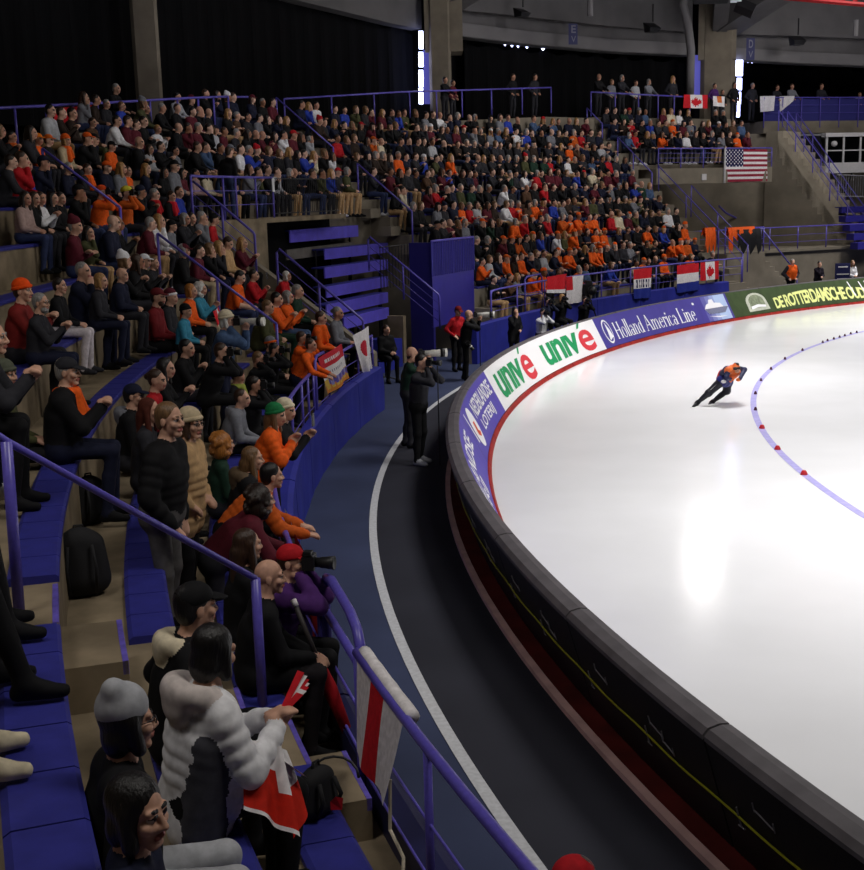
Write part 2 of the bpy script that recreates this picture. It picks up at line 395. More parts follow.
terrace('floor_terrace_mid', 167.6, 158, 6, 9, M_CONF, 2)
terrace('floor_terrace_middle', 158, 152, 6, 10, M_CONF, 2)
terrace('floor_terrace_far', 152, 127.2, 0, 10, M_CONF)
struct(sweep(MB(), [(38.12,0),(R0+.02,0),(R0+.02,.71),(38.12,.71)], 156, 127.2, M_CONF).build('floor_far_walk'))
terrace('floor_terrace_balcony', 127.2, 116.6, 9, 11, M_CONF, 5.6)
# half steps in the aisles
for az, w in AISLES:
    da = math.degrees(w/2/41)
    k0, k1 = (0, 10)
    if az == 167.9: k0, k1 = 0, 5
    if az == 152.4: k0, k1 = 4, 10
    for k in range(k0, k1+1):
        zb = Zk(k-1) if k else .71
        mb = MB(); sweep(mb, [(Rk(k)-.36, zb), (Rk(k), zb), (Rk(k), zb+.28), (Rk(k)-.36, zb+.28)], az-da, az+da, M_CON if az > 160 else M_CONF, .5)
        if az == 197.0: 
            sweep(mb, [(Rk(k)-.363, zb+.20), (Rk(k)-.33, zb+.20), (Rk(k)-.33, zb+.283), (Rk(k)-.363, zb+.283)], az-da, az+da, M_STRIPE, .5)
            sweep(mb, [(Rk(k)-.003, Zk(k)-.08), (Rk(k)+.03, Zk(k)-.08), (Rk(k)+.03, Zk(k)+.003), (Rk(k)-.003, Zk(k)+.003)], az-da, az+da, M_STRIPE, .5)
        struct(mb.build('floor_step_%d' % (k+1)))
# walkway behind the top row, walls
def strip3(name, pa, pb, m):
    mb = MB(); vs = []
    for a, b in zip(pa, pb): vs += [a, b]
    mb.add(vs, [(2*i, 2*i+1, 2*i+3, 2*i+2) for i in range(len(pa)-1)])
    return struct(mb.build(name, m))
WZ = [(214,5.9,45.03),(178,5.9,45.03),(169,5.9,45.03),(167,6.1,45.1),(158.2,6.5,45.75),(158,6.9,46.4),(151.5,6.95,46.4),(143,7.4,46.4),(131.7,7.9,46.4),(128,7.9,46.4),(127.2,8.0,47.1),(116.6,8.0,47.1)]
strip3('floor_top_walk', [P(r,a,z) for a,z,r in WZ], [P(50.5,a,z) for a,z,r in WZ], M_CONF)
strip3('wall_top_walk', [P(r,a,z-1.5) for a,z,r in WZ], [P(r,a,z) for a,z,r in WZ], M_CONF)
strip3('wall_back_low', [P(48.0,a,z-.1) for a,z,r in WZ[:4]], [P(48.0,a,z+1.7) for a,z,r in WZ[:4]], M_CONF)
struct(sweep(MB(), [(50.6,6.),(50.8,6.),(50.8,13.5),(50.6,13.5)], 214, 116, M_BLK, 2).build('wall_drape_backing'))
struct(sweep(MB(), [(54.6,8.),(54.8,8.),(54.8,14.5),(54.6,14.5)], 118, 94, M_BLK, 2).build('wall_deck_backing'))
# ------------------------------------------------------------------ front walls
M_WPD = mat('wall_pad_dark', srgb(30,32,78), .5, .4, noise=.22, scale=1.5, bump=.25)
def wallpad(a0, a1, R, h, lab, z0=0., lean=.06, m=None):
    mb = MB(); n = max(2, int(abs(a1-a0)/.5)); vs = []
    for i in range(n+1):
        a = a0+(a1-a0)*i/n; w = .014*math.sin(i*1.9)+.010*math.sin(i*.7)
        vs += [P(R-.0+w*.5, a, z0), P(R+w, a, z0+h*.5), P(R+lean*.3, a, z0+h-.03), P(R+lean+.03, a, z0+h), P(R+.16+lean, a, z0+h), P(R+.16, a, z0)]
    fs = [(i*6+j, i*6+(j+1) % 6, (i+1)*6+(j+1) % 6, (i+1)*6+j) for i in range(n) for j in range(6)]+[(0,1,2,3,4,5), tuple(n*6+j for j in (5,4,3,2,1,0))]
    mb.add(vs, fs); o = mb.build('wall_pad', m or M_WALLPAD, None, False); tag(o, lab, 'wall pad', 'blue pads on the stand walls'); return o
wn = 0
A_ = [213,207,201,195,189.5,184,179.5,175,171]+[167.6]
wl = ['fourth','third','second','first']
for i in range(len(A_)-1):
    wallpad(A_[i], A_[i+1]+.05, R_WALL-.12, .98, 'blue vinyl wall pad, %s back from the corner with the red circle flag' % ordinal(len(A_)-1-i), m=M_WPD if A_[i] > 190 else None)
fa = [156.5,152,147.5,143,138.5,134,129.6]
for i in range(len(fa)-1):
    wallpad(fa[i], fa[i+1]+.05, 37.95, 1.08, 'blue wall pad below the far flag railing, %s from the gate' % ordinal(i+1))
struct(sweep(MB(), [(38.12,0),(38.3,0),(38.3,.95),(38.12,.95)], 156.5, 127.6, M_CONF).build('wall_front_far'))
# vomitory side walls
struct(MB().hexa([P(38.3,167.5,0),P(38.3,167.1,0),P(42.2,167.1,0),P(42.2,167.5,0),P(38.3,167.5,1.25),P(38.3,167.1,1.25),P(42.2,167.1,4.2),P(42.2,167.5,4.2)], M_CONF).build('wall_gangway'))
# ------------------------------------------------------------------ seat pads
def padname(k): return ('front row','second row','third row','fourth row','fifth row','sixth row','seventh row','eighth row','ninth row','tenth row','eleventh row')[k]
def in_aisle(az, marg=.35):
    for a, w in AISLES:
        if abs(az-a)*math.pi/180*41 < w/2+marg: return True
    return False
def pad_mesh():
    mb = MB(); L, Wd, T = .445, .31, .05
    # rounded slab, local x along row, y outwards
    xs = [-L/2, -L/2+.02, L/2-.02, L/2]; vs = []
    prof = [(0,0),(0,T*.7),(.02,T),(Wd-.03,T+.004),(Wd,T*.7),(Wd,0)]
    for x in (-L/2, L/2): vs += [(x, y, z) for y, z in prof]
    n = len(prof)
    return mb.add(vs, [(j, (j+1) % n, n+(j+1) % n, n+j) for j in range(n)]+[tuple(range(n-1,-1,-1)), tuple(range(n,2*n))])
_pad = None
padspan = {0:(204,176), 1:(205,176), 2:(206.5,176), 3:(189,176)}
for k, (a0, a1) in padspan.items():
    step = math.degrees(.455/Rk(k)); a = a0; cnt = 0; lastaisle = False
    while a > a1:
        if in_aisle(a, .24): a -= step; continue
        cnt += 1
        p = P(Rk(k)-.012, a, Zk(k))
        if _pad is None: o = _pad = pad_mesh().build('seat_pad', M_PAD)
        else: o = _pad.copy(); COL.objects.link(o)
        o.location = p; o.rotation_euler = (0,0,math.radians(a)-PI/2)
        tag(o, 'blue bench seat pad, %s along the %s of the near terrace from the bottom' % (ordinal(cnt), padname(k)), 'seat pad', 'bench seat pads on the near terrace')
        a -= step
def bench(k, a0, a1, lab):
    mb = MB(); sweep(mb, [(Rk(k)-.012, Zk(k)), (Rk(k)+.30, Zk(k)), (Rk(k)+.30, Zk(k)+.045), (Rk(k)+.01, Zk(k)+.05), (Rk(k)-.012, Zk(k)+.035)], a0, a1, M_PAD, 1.)
    tag(mb.build('bench'), lab, 'bench', 'long blue benches of the stand')
for k in range(0, 8):
    if k < 4: bench(k, 174.6, 168.4, 'blue bench beside the open corner, %s of the block left of the gangway' % padname(k))
    if k > 3: bench(k, 190, 175.5, 'blue bench, %s of the terrace behind the striped sweater' % padname(k)); bench(k, 174.5, 168.4, 'blue bench beside the open corner, %s of the block left of the gangway' % padname(k))
    bench(k, 151.4, 128.9, 'blue bench, %s of the far stand above the flag railing' % padname(k))
# ------------------------------------------------------------------ railings
def offs(obj_loc, mb):
    inv = Matrix.Translation(-Vector(obj_loc)); mb.v = [tuple(inv @ Vector(v)) for v in mb.v]; return mb
def railing(name, top, posts, label, mids=(), r=.028, rp=.024, group='purple tube railings', m=None, mid_r=.010, cat='railing', extra=None):
    "top: polyline; posts: [(foot, head)]; mids: list of polylines"
    base = posts[0][0] if posts else top[0]
    t = empty(name, base, 0, label, cat, group); m = m or M_BLUE
    offs(base, MB().tube(top, r, 8)).build('top_rail', m, t, True)
    for a, b in posts: offs(base, MB().tube([a, b], rp, 8)).build('post', m, t, True)
    for q in mids: offs(base, MB().tube(q, mid_r, 6)).build('mid_rail', m, t, True)
    if extra: offs(base, MB().tube(extra, r, 8)).build('guard_loop', m, t, True)
    return t
def arcpts(R, a0, a1, z, step=1.):
    n = max(1, int(abs(a1-a0)/step)); return [P(R, a0+(a1-a0)*i/n, z) for i in range(n+1)]
RW = R_WALL+.12
def rail_front(a0, a1, pa, lab, zt=1.72, zf=.7, curl=False, R=RW, mids=(1.05,1.38), r=.03):
    top = arcpts(R, a0, a1, zt)
    if curl: top = [P(R,a0,zf), P(R,a0,zt-.1)]+[P(R,a0-.12,zt-.02)]+top[1:]
    return railing('railing', top, [(P(R,a,zf), P(R,a,zt)) for a in pa], lab, [arcpts(R, a0, a1, z) for z in mids], r)

RW = 38.28
rail_front(206, 196.9, (204.5,201.9,199.1,196.9), 'purple front railing with a white and red cloth tied over it', 1.80, .72, mids=(1.02,1.36), r=.032)
rail_front(195.0, 176.0, (195.0,192.5,190,187.5,185,182.5,180,178,176.9,176.0), 'purple front railing lined by leaning spectators, above the blue wall pads', 1.68, .72)
t = empty('gate_loop', P(RW,196.9,.72), 0, 'purple bent tube gate beside the cloth covered railing', 'gate', None)
b0 = P(RW,196.9,.72)
offs(b0, MB().tube([P(RW,196.85,.72),P(RW,196.85,1.78),P(RW,196.7,1.9),P(RW,196.4,1.96),P(RW,195.5,1.99),P(RW,195.2,1.95),P(RW,195.06,1.82),P(RW,195.06,.72)], .036, 8)).build('frame', M_BLUE, t, True)
for z in (1.66,): offs(b0, MB().tube([P(RW,196.85,z),P(RW,195.06,z)], .033, 8)).build('cross_bar', M_BLUE, t, True)
for z in (1.0,1.32): offs(b0, MB().tube([P(RW,196.85,z),P(RW,195.06,z)], .012, 6)).build('cross_bar', M_BLUE, t, True)
rail_front(175.7, 167.6, (175.7,173.6,171.5,169.5,167.6), 'purple corner railing with the red circle flag and fringed banner', 1.66, .72, mids=(1.0,1.3))
t = empty('gate_loop', P(RW,176,.72), 0, 'short purple tube loop beside the fringed banner', 'gate', None); b0 = P(RW,176,.72)
offs(b0, MB().tube([P(RW,175.95,.72),P(RW,175.95,1.85),P(RW,175.7,1.93),P(RW,174.6,1.9),P(RW,174.2,1.7)], .03, 8)).build('frame', M_BLUE, t, True)
def surf(R): return Z0+.8*(R-R0)
def aisle_rail(az, ks, lab, h=.92, mids=(), mkpost=None):
    pts = [P(Rk(k), az, surf(Rk(k))+h) for k in ks]
    posts = []
    for k in (mkpost or ks):
        kk = math.floor(k+1e-6); zf = Zk(kk) if kk >= 0 else .71
        posts.append((P(Rk(k), az, zf), P(Rk(k), az, surf(Rk(k))+h)))
    return railing('handrail', pts, posts, lab, [[P(Rk(k), az, surf(Rk(k))+hh) for k in ks] for hh in mids], .024, .026, 'purple stair handrails', None, .012)
def aisle_rail2(az0, k0, az1, k1, *a, **kw): pass
# first stair: leaves the frame at the left edge
pts = [P(41.9,197.1,surf(41.9)+.95), P(40.31,197.2,3.40), P(38.88,196.2,2.22)]
railing('handrail', pts, [(P(40.33,197.2,Zk(2)), pts[1]), (P(38.88,196.2,Zk(0)), pts[2]), (P(41.9,197.1,Zk(4)), pts[0])], 'long purple handrail sloping past the standing blond man', (), .022, .034, 'purple stair handrails')
aisle_rail(175.4, (6.2,4.3), 'upper purple handrail beside the man with an orange shirt and camera', .95)
aisle_rail(175.0, (3.5,2.0,.5), 'lower purple handrail ending above the dark photographers', .92)
aisle_rail(152.8, (10.2,7.3), 'purple handrail at the top of the stair behind the white capped man', .9)
aisle_rail(152.3, (6.4,3.7), 'purple handrail running down to the blue picket gate', .9)
aisle_rail(128.5, (11.0,9.7), 'short purple handrail at the head of the far concrete stair', .9)
aisle_rail(128.3, (8.6,7.3,5.8), 'purple handrail in the middle of the far concrete stair', .9)
aisle_rail(127.3, (6.2,4.0,1.5,-.3), 'purple double handrail at the foot of the far concrete stair', .95, (.55,))
aisle_rail(126.2, (4.6,2.5,.2), 'outer purple handrail beside the dark opening under the balcony', 1.0)
# vomitory handrails with three wires
for az, R_a, R_b, za, zb, lab in ((167.9,42.3,40.9,5.15,4.0,'purple wire filled handrail below the platform corner'), (167.8,40.4,38.5,3.62,2.05,'purple wire filled handrail in front of the stacked blue benches'), (157.2,41.0,38.9,3.6,2.0,'purple handrail between the blue benches and the picket gate')):
    n = 2; A, B = P(R_a,az,za), P(R_b,az,zb)
    top = [P(R_a,az,za-.95), P(R_a,az,za-.08), P(R_a-.06,az,za), B+Vector((0,0,.0)), P(R_b-.03,az,zb-.06), P(R_b-.03,az,zb-.95)]
    dn = lambda q, h: q-Vector((0,0,h))
    railing('handrail', top, [(dn((A+B)/2,.95), (A+B)/2)], lab, [[dn(A,h), dn(B,h)] for h in (.25,.5,.75)], .028, .026, 'purple stair handrails')
# platform railings
zp = 4.25
struct(sweep(MB(), [(42.0,2.6),(44.2,2.6),(44.2,zp),(42.0,zp)], 168.8, 163.0, M_CON, .8).build('floor_platform'))
struct(sweep(MB(), [(42.0,zp-.12),(44.2,zp-.12),(44.2,zp),(42.0,zp)], 163.0, 156.3, M_CON, .8).build('floor_platform_bridge'))
struct(sweep(MB(), [(42.75,0),(42.85,0),(42.85,zp-.12),(42.75,zp-.12)], 167.4, 155.8, M_BLK, .8).build('wall_gangway_shade'))  # black sheet added for the dark void under the bridge, not a curtain
top = arcpts(42.05, 168.7, 162.2, zp+1.0)
railing('railing', top, [(P(42.05,a,zp), P(42.05,a,zp+1.0)) for a in (168.7,166.2,165.2,163.6,162.2)], 'purple platform railing above the tan coated man', [arcpts(42.05,168.7,162.2,zp+z) for z in (.35,.68)], .03, .026)
t = empty('picket_fence', P(42.05,162,zp), 0, 'black picket fence on the platform behind the stacked blue benches', 'fence'); b0 = P(42.05,162,zp)
mb = MB(); mb.tube(arcpts(42.1,162.1,156.6,zp+.98), .016, 6); mb.tube(arcpts(42.1,162.1,156.6,zp+.1), .016, 6); offs(b0, mb).build('fence_frame', M_DARK, t)
mb = MB()
for a in np.arange(162.1,156.5,-.155): mb.tube([P(42.1,a,zp+.1), P(42.1,a,zp+.98)], .008, 5)
offs(b0, mb).build('picket_slats', M_DARK, t)
mb = MB(); mb.box((0,0,0),(.02,.13,.34), None, None, Matrix.Translation(P(42.0,162.3,zp+.82)) @ Matrix.Rotation(math.radians(162), 4, 'Z'))
o = mb.build('notice_sign', M_WHITE); tag(o, 'small white notice fixed at the end of the platform railing', 'sign')
# stacked blue benches (empty tiers) in the gangway
T = [((344,320),(388.7,305.6),40.6),((326.7,307),(387.8,290.4),41.0),((326.7,288.5),(387.8,275),41.4),((325,269),(387.8,258),41.8),((325,251),(388,241),42.2),((290,231.5),(358,224),42.6)]
for k, (a, b, R) in enumerate(T):
    A, B = at_R(*a, R), at_R(*b, R); A.z = B.z = (A.z+B.z)/2
    out = (P(1,158,0)-P(0,158,0)); dz = Vector((0,0,.30 if k < 5 else .34))
    t = empty('tier_bench', A, 0, 'empty blue bench tier in the gangway, %s from the bottom of the stack' % ordinal(k+1), 'bench', 'stacked empty bench tiers')
    o = out*.42
    offs(A, MB().hexa([A-dz, B-dz, B-dz+out*.04, A-dz+out*.04, A, B, B+out*.04, A+out*.04])).build('front_board', M_TIER if False else mat('tier_blue', srgb(112,100,232), .4, .5, noise=.12, scale=4), t)
    offs(A, MB().hexa([A-Vector((0,0,.04))+out*.04, B-Vector((0,0,.04))+out*.04, B-Vector((0,0,.04))+o, A-Vector((0,0,.04))+o, A+Vector((0,0,.005))+out*.04, B+Vector((0,0,.005))+out*.04, B+o, A+o])).build('seat_board', M_PAD, t)
    zf = .0
    for q in (A+out*.3, B+out*.3, (A+B)/2+out*.3): offs(A, MB().tube([Vector((q.x,q.y,0)), q-Vector((0,0,.03))], .025, 6)).build('leg', M_DARK, t)
A, B = at_R(287,250,42.7), at_R(354,242,42.7)
mb = MB(); dz = Vector((0,0,.28)); out = P(1,158,0)-P(0,158,0)
mb.hexa([A-dz,B-dz,B-dz+out*.5,A-dz+out*.5,A,B,B+out*.5,A+out*.5]); tag(mb.build('plank', mat('plank_grey', srgb(120,116,112), .7, .2, noise=.2, scale=5)), 'grey plank step behind the topmost empty blue bench', 'plank')
# blue picket gate
GR = 39.3
t = empty('gangway_gate', P(GR,154,.3), 0, 'tall blue gate box with a picket top beside the gangway', 'gate'); b0 = P(GR,154,.3)
a0, a1 = 156.4, 152.1
def arcbox(R, a0, a1, z0, z1, th=.05, n=4):
    return sweep(MB(), [(R,z0),(R+th,z0),(R+th,z1),(R,z1)], a0, a1, None, abs(a1-a0)/n)
offs(b0, arcbox(GR, a0, a1, 1.0, 2.45)).build('lower_panel', mat('gate_blue', srgb(58,52,154), .4, .5, noise=.12, scale=2), t)
mb = MB()
n = 24
for i in range(n+1):
    a = a0+(a1-a0)*i/n; mb.tube([P(GR,a,2.45), P(GR,a,3.42)], .035 if i % 6 == 0 else .022, 6)
offs(b0, mb).build('picket_slats', _m['gate_blue'], t)
offs(b0, arcbox(GR+.06, a0, a1, 2.45, 3.36, .02)).build('picket_backing', mat('gate_dark', srgb(40,36,110), .5, .3), t)
offs(b0, MB().tube(arcpts(GR,a0,a1,3.44,.8), .03, 8)).build('top_rail', M_BLUE, t, True)
mb = MB(); mb.hexa([P(GR,a0,.0),P(GR+.7,a0,0),P(GR+.7,a0-.2,0),P(GR,a0-.2,0),P(GR,a0,3.4),P(GR+.7,a0,3.4),P(GR+.7,a0-.2,3.4),P(GR,a0-.2,3.4)])
offs(b0, mb).build('side_panel', _m['gate_dark'], t)
mb = MB()
mb.tube(arcpts(40.2,158.6,155.9,3.35,.6), .016, 6)
for a in np.arange(158.6,155.8,-.3): mb.tube([P(40.2,a,2.2), P(40.2,a,3.35)], .012, 5)
tag(mb.build('picket_fence', M_DARK), 'dark picket fence section attached left of the blue gate box', 'fence')
# far flag railing
FR = 38.2
rail_front(153.9, 128.0, [153.9,151,148,145,142,139,136.4,134,131.4,129.7,128.0], 'long purple flag railing in front of the far stand', 1.93, .71, True, FR, (1.3,1.62), .03)
t = empty('gate_loop', P(FR+.3,149,.7), 0, 'purple tube loop beside the child in a pink patterned coat', 'gate'); b0 = P(FR+.3,149,.7)
offs(b0, MB().tube([P(FR+.3,149.2,.7),P(FR+.3,149.2,2.0),P(FR+.3,149,2.1),P(FR+.3,147.6,2.12),P(FR+.3,147.4,2.0),P(FR+.3,147.4,.7)], .03, 8)).build('frame', M_BLUE, t, True)
offs(b0, MB().tube([P(FR+.3,149.2,1.5),P(FR+.3,147.4,1.5)], .02, 8)).build('cross_bar', M_BLUE, t, True)
# low concrete wall / open corner boxes
struct(sweep(MB(), [(40.1,0),(40.6,0),(40.6,1.35),(40.1,1.35)], pol(at_R(404,350,40.1))[1], 156.6, M_CON, .7).build('wall_gangway_low'))
for (x0,y0,x1,y1,R,lab) in ((379,336,403,371,39.9,'dark blue padded box under the stacked benches beside the seated cameraman'),):
    A, B = at_R(x0,y1,R), at_R(x1,y1,R); A.z=B.z=0; h = at_R(x1,y0,R).z; u = (B-A).normalized(); n_ = Vector((-u.y,u.x,0))
    mb = MB(); mb.hexa([A,B,B+n_*.8,A+n_*.8,A+Vector((0,0,h+.1)),B+Vector((0,0,h-.05)),B+n_*.8+Vector((0,0,h-.05)),A+n_*.8+Vector((0,0,h+.1))]); 
    tag(mb.build('padded_box', M_WALLPAD), lab, 'box')
# top walkway railings per bay
def top_rail(pa, R, nposts, lab, zf):
    pts = [at_R(x, y, R) for x, y in pa]; posts = []
    tot = len(pts)-1
    for i in range(nposts):
        f = i/(nposts-1)*tot; k = min(int(f), tot-1); q = pts[k].lerp(pts[k+1], f-k); posts.append((Vector((q.x,q.y,q.z-zf)), q))
    railing('railing', pts, posts, lab, [], .032, .028)
top_rail([(-20,109),(60,105),(120,102),(190,98),(228,96.5)], 45.5, 11, 'purple railing along the top walk in front of the concrete column', 1.05)
top_rail([(284,99),(400,92),(470,90),(551,87.5)], 46.3, 9, 'purple railing along the top walk below the blue light strip', 1.05)
top_rail([(591,92),(650,95),(690,97)], 46.6, 6, 'purple railing along the top walk beside the red maple leaf flag', 1.05)
top_rail([(232,97),(248,97),(252,103)], 46.5, 2, 'short curved purple railing end above the crowd near the column', 1.0)

# ------------------------------------------------------------------ far corner
def azx(x, y, R): return pol(at_R(x, y, R))[1]
# landing block
LB = 39.4; a0, a1 = azx(727,253,LB), azx(765,253,LB); zl = at_R(745,253,LB).z
struct(sweep(MB(), [(LB,0),(LB+4.5,0),(LB+4.5,zl),(LB,zl)], a0, a1, M_CONF, 1).build('wall_landing_block'))
struct(sweep(MB(), [(LB-.6,0),(LB+4,0),(LB+4,zl-.55),(LB-.6,zl-.55)], 128.0, a0+.05, M_CONF, 1).build('floor_stair_foot'))
z2 = zl+1.02
railing('railing', arcpts(LB+.1,a0,a1,z2), [(P(LB+.1,a,zl), P(LB+.1,a,z2)) for a in (a0,(a0+a1)/2,a1)], 'purple landing railing with orange jackets draped over it', [arcpts(LB+.1,a0,a1,zl+.55)], .03, .028)
# steps down from the landing
b = a1; n = 8
for i in range(n):
    z = zl*(1-(i+1)/(n+1)); 
    struct(sweep(MB(), [(LB+.2,0),(LB+2.2,0),(LB+2.2,z),(LB+.2,z)], b-.42*i, b-.42*(i+1), M_CONF, 1).build('floor_landing_step_%d' % (i+1)))
for R, lab in ((LB+.25,'purple sloping handrail down from the landing, next to the draped jackets'),(LB+2.25,'purple sloping handrail down from the landing, on the curved wall side')):
    A, B = P(R,a1,zl+1.0), P(R,a1-.42*n,.95)
    railing('handrail', [A,B], [(A-Vector((0,0,1)),A),(B-Vector((0,0,.9)),B)], lab, [], .03, .026, 'purple stair handrails')
# curved wall with ledge and rail
CR = 43.2; c0 = a1+1.0; c1 = 108; zc = at_R(800,251,CR).z
struct(sweep(MB(), [(CR,0),(CR+.3,0),(CR+.3,zc),(CR-.0,zc)], c0, c1, M_CONF, 1).build('wall_curved'))
struct(sweep(MB(), [(CR-.12,zc),(CR+1.4,zc),(CR+1.4,zc+.12),(CR-.12,zc+.12)], c0, c1, M_CONF, 1).build('trim_ledge'))
railing('railing', arcpts(CR,c0,c1,zc+1.15), [(P(CR,a,zc+.1), P(CR,a,zc+1.15)) for a in np.arange(c0,c1,-2.3)], 'purple railing on the curved concrete wall behind the trackside staff', [arcpts(CR,c0,c1,zc+z) for z in (.45,.78)], .03, .028)
struct(sweep(MB(), [(CR+1.3,0),(60,0),(60,zc+.05),(CR+1.3,zc+.05)], 127, 96, M_CONF, 1).build('floor_upper_landing'))
# balcony with flag
BR = 44.6; b0_, b1_ = azx(664,170,BR), azx(772,170,BR); zb = at_R(700,168,BR).z; zb2 = at_R(700,183.5,BR).z
struct(sweep(MB(), [(BR,zb2),(BR+2.2,zb2),(BR+2.2,zb),(BR,zb)], b0_+.6, b1_, M_CONF, .8).build('floor_balcony'))
zt_ = at_R(700,148.3,BR).z
railing('railing', arcpts(BR+.05,b0_+.4,b1_,zt_), [(P(BR+.05,a,zb-.2), P(BR+.05,a,zt_)) for a in np.linspace(b0_+.4,b1_,6)], 'purple balcony railing beside the striped flag with stars', [arcpts(BR+.05,b0_+.4,b1_,zb+(zt_-zb)*f) for f in (.3,.52,.76)], .03, .028)
mb = MB(); p = at_R(704,177,BR-.03); mb.box((0,0,0),(.05,.28,.28),None,None,Matrix.Translation(p) @ Matrix.Rotation(math.radians(pol(p)[1]),4,'Z')); tag(mb.build('wall_lamp', M_WHITE), 'small square white lamp on the balcony front', 'lamp')
# recess wall under the balcony
rw0, rw1 = 124.5, azx(771,230,49.5)
n = 16; vs = []; mb = MB()
for i in range(n+1):
    f = i/n; a = 126.5+(rw1-126.5)*f; R = 47+2.6*math.sin(PI*min(1,f*1.0)) 
    vs += [P(R,a,0), P(R,a,zb2+.05)]
mb.add(vs, [(2*i,2*i+1,2*i+3,2*i+2) for i in range(n)]); struct(mb.build('wall_recess', M_CONF, None, True))
mb = MB(); pts = [at_R(719,206,47.6), at_R(726,213,48.2), at_R(738,219,48.8), at_R(750,223,49.2)]; tag(mb.tube(pts, .05, 8).build('wall_handrail', M_BLUE), 'purple handrail fixed to the curved recess wall under the balcony', 'handrail')
struct(sweep(MB(), [(47.4,0),(47.7,0),(47.7,zb2),(47.4,zb2)], rw1+.4, rw1-.2, M_CONF, .5).build('wall_recess_end'))
# right hand flight of steps: fl(f) on the nosing line, f=0 top
FA, FB = at_R(778,131,47.3), at_R(864,251,43.75)
nst = 17; back = Vector((.59,.81,0)).normalized(); wdt = 2.6
for i in range(nst):
    f = i/nst; a = FA.lerp(FB, f); g = FA.lerp(FB, (i+1)/nst)
    zt2 = a.z; base = max(0, g.z-1.0)
    A = Vector((a.x,a.y,0)); B = Vector((g.x,g.y,0)); zz = Vector((0,0,1))
    struct(MB().hexa([A+zz*base,B+zz*base,B+back*wdt+zz*base,A+back*wdt+zz*base,A+zz*zt2,B+zz*zt2,B+back*wdt+zz*zt2,A+back*wdt+zz*zt2], mat('concrete_step', srgb(176,166,148), .9, .15, noise=.2, scale=1.5)).build('floor_flight_step_%d' % (i+1)))
mb = MB(); A0 = Vector((FA.x,FA.y,0))-Vector((FB-FA).to_2d().normalized().to_3d())*.6; zz = Vector((0,0,1))
struct(mb.hexa([A0,Vector((FA.x,FA.y,0)),Vector((FA.x,FA.y,0))+back*.5,A0+back*.5,A0+zz*FA.z,Vector((FA.x,FA.y,FA.z)),FA+back*.5,A0+back*.5+zz*FA.z], M_CONF).build('wall_flight_top'))
mb = MB(); mb.add([Vector((FA.x,FA.y,0)), Vector((FB.x,FB.y,0)), FB-zz*.45, FA-zz*.45], [(0,1,2,3)]); struct(mb.build('wall_flight_side', M_CONF))
for j, (off, lab) in enumerate(((0.05,'purple handrail on the open side of the tall concrete steps'),(wdt*.5,'purple handrail in the middle of the tall concrete steps'),(wdt,'purple handrail on the far side of the tall concrete steps'))):
    pts = [FA+back*off+zz*1.0, FB+back*off+zz*1.0]
    railing('handrail', pts, [(pts[0].lerp(pts[1],f)-zz*1.05, pts[0].lerp(pts[1],f)) for f in (0,.2,.4,.6,.8,1)], lab, [[p-zz*.4 for p in pts]], .03, .028, 'purple stair handrails')
# blue deck
DR = 50.0; d0, d1 = azx(764,110,DR), 100
zd0, zd1, zdt = at_R(800,133,DR).z, at_R(800,121,DR).z, at_R(800,97.5,DR).z
struct(sweep(MB(), [(DR,zd0),(DR+4,zd0),(DR+4,zd1),(DR,zd1)], d0, d1, M_CONF, 1).build('floor_deck'))
railing('railing', arcpts(DR,d0,d1,zdt), [(P(DR,a,zd1-.35), P(DR,a,zdt)) for a in np.arange(d0,d1,-1.35)], 'purple railing along the blue upper deck', [arcpts(DR-.03,d0,d1,zd1+(zdt-zd1)*f) for f in (.35,.68)], .03, .03)
o = sweep(MB(), [(DR+.1,zd1),(DR+.14,zd1),(DR+.14,zdt-.05),(DR+.1,zdt-.05)], d0-.1, d1, None, 1).build('deck_screen', mat('deck_blue', srgb(50,50,120), .7, .2)); tag(o, 'long dark blue screen behind the upper deck railing', 'screen')
struct(sweep(MB(), [(DR+.4,zb),(DR+.6,zb),(DR+.6,zd0),(DR+.4,zd0)], d0+1, d1, M_CONF, 1).build('wall_deck_back'))
# dark glazed front + white booth
BD = 48.8
A, B = at_R(826,172,BD), at_R(905,172,BD); Zb, Zt = at_R(826,171,BD).z, at_R(826,133,BD).z; u = (B-A); u.z = 0; u.normalize(); nn = Vector((-u.y,u.x,0)); L = (B-A).length
if nn.y < 0: nn = -nn
A = Vector((A.x,A.y,0)); b0 = A+zz*Zb
t = empty('commentary_booth', b0, 0, 'white framed glass booth overlooking the tall concrete steps', 'booth')
def bb(x0,x1,y0,y1,z0,z1,nm,m):
    q = [A+u*x+nn*y+zz*z for z in (z0,z1) for x,y in ((x0,y0),(x1,y0),(x1,y1),(x0,y1))]
    return offs(b0, MB().hexa(q)).build(nm, m, t)
bb(-.1,L,0,.12,Zb,Zb+.42,'sill_panel',M_WHITE); bb(-.15,L,-.1,2.2,Zt-.2,Zt,'roof_panel',M_WHITE); bb(0,L,2.0,2.1,Zb,Zt,'back_panel',mat('booth_dark', srgb(30,30,34), .8)); bb(-.1,L,0,2.2,Zb-.12,Zb,'floor_panel',M_WHITE); bb(-.1,0,0,2.2,Zb,Zb+.42,'side_panel',M_WHITE)
for x in np.arange(0,L,1.02): bb(x-.05,x+.05,0,.1,Zb+.4,Zt-.18,'mullion',M_WHITE)
bb(0,L,.02,.08,Zb+1.02,Zb+1.08,'cross_bar',M_WHITE)
gl = mat('booth_glass', (.02,.02,.025), .05, .5); gl.node_tree.nodes['Principled BSDF'].inputs['Transmission Weight'].default_value = .85
bb(0,L,.05,.06,Zb+.42,Zt-.2,'glass',gl)
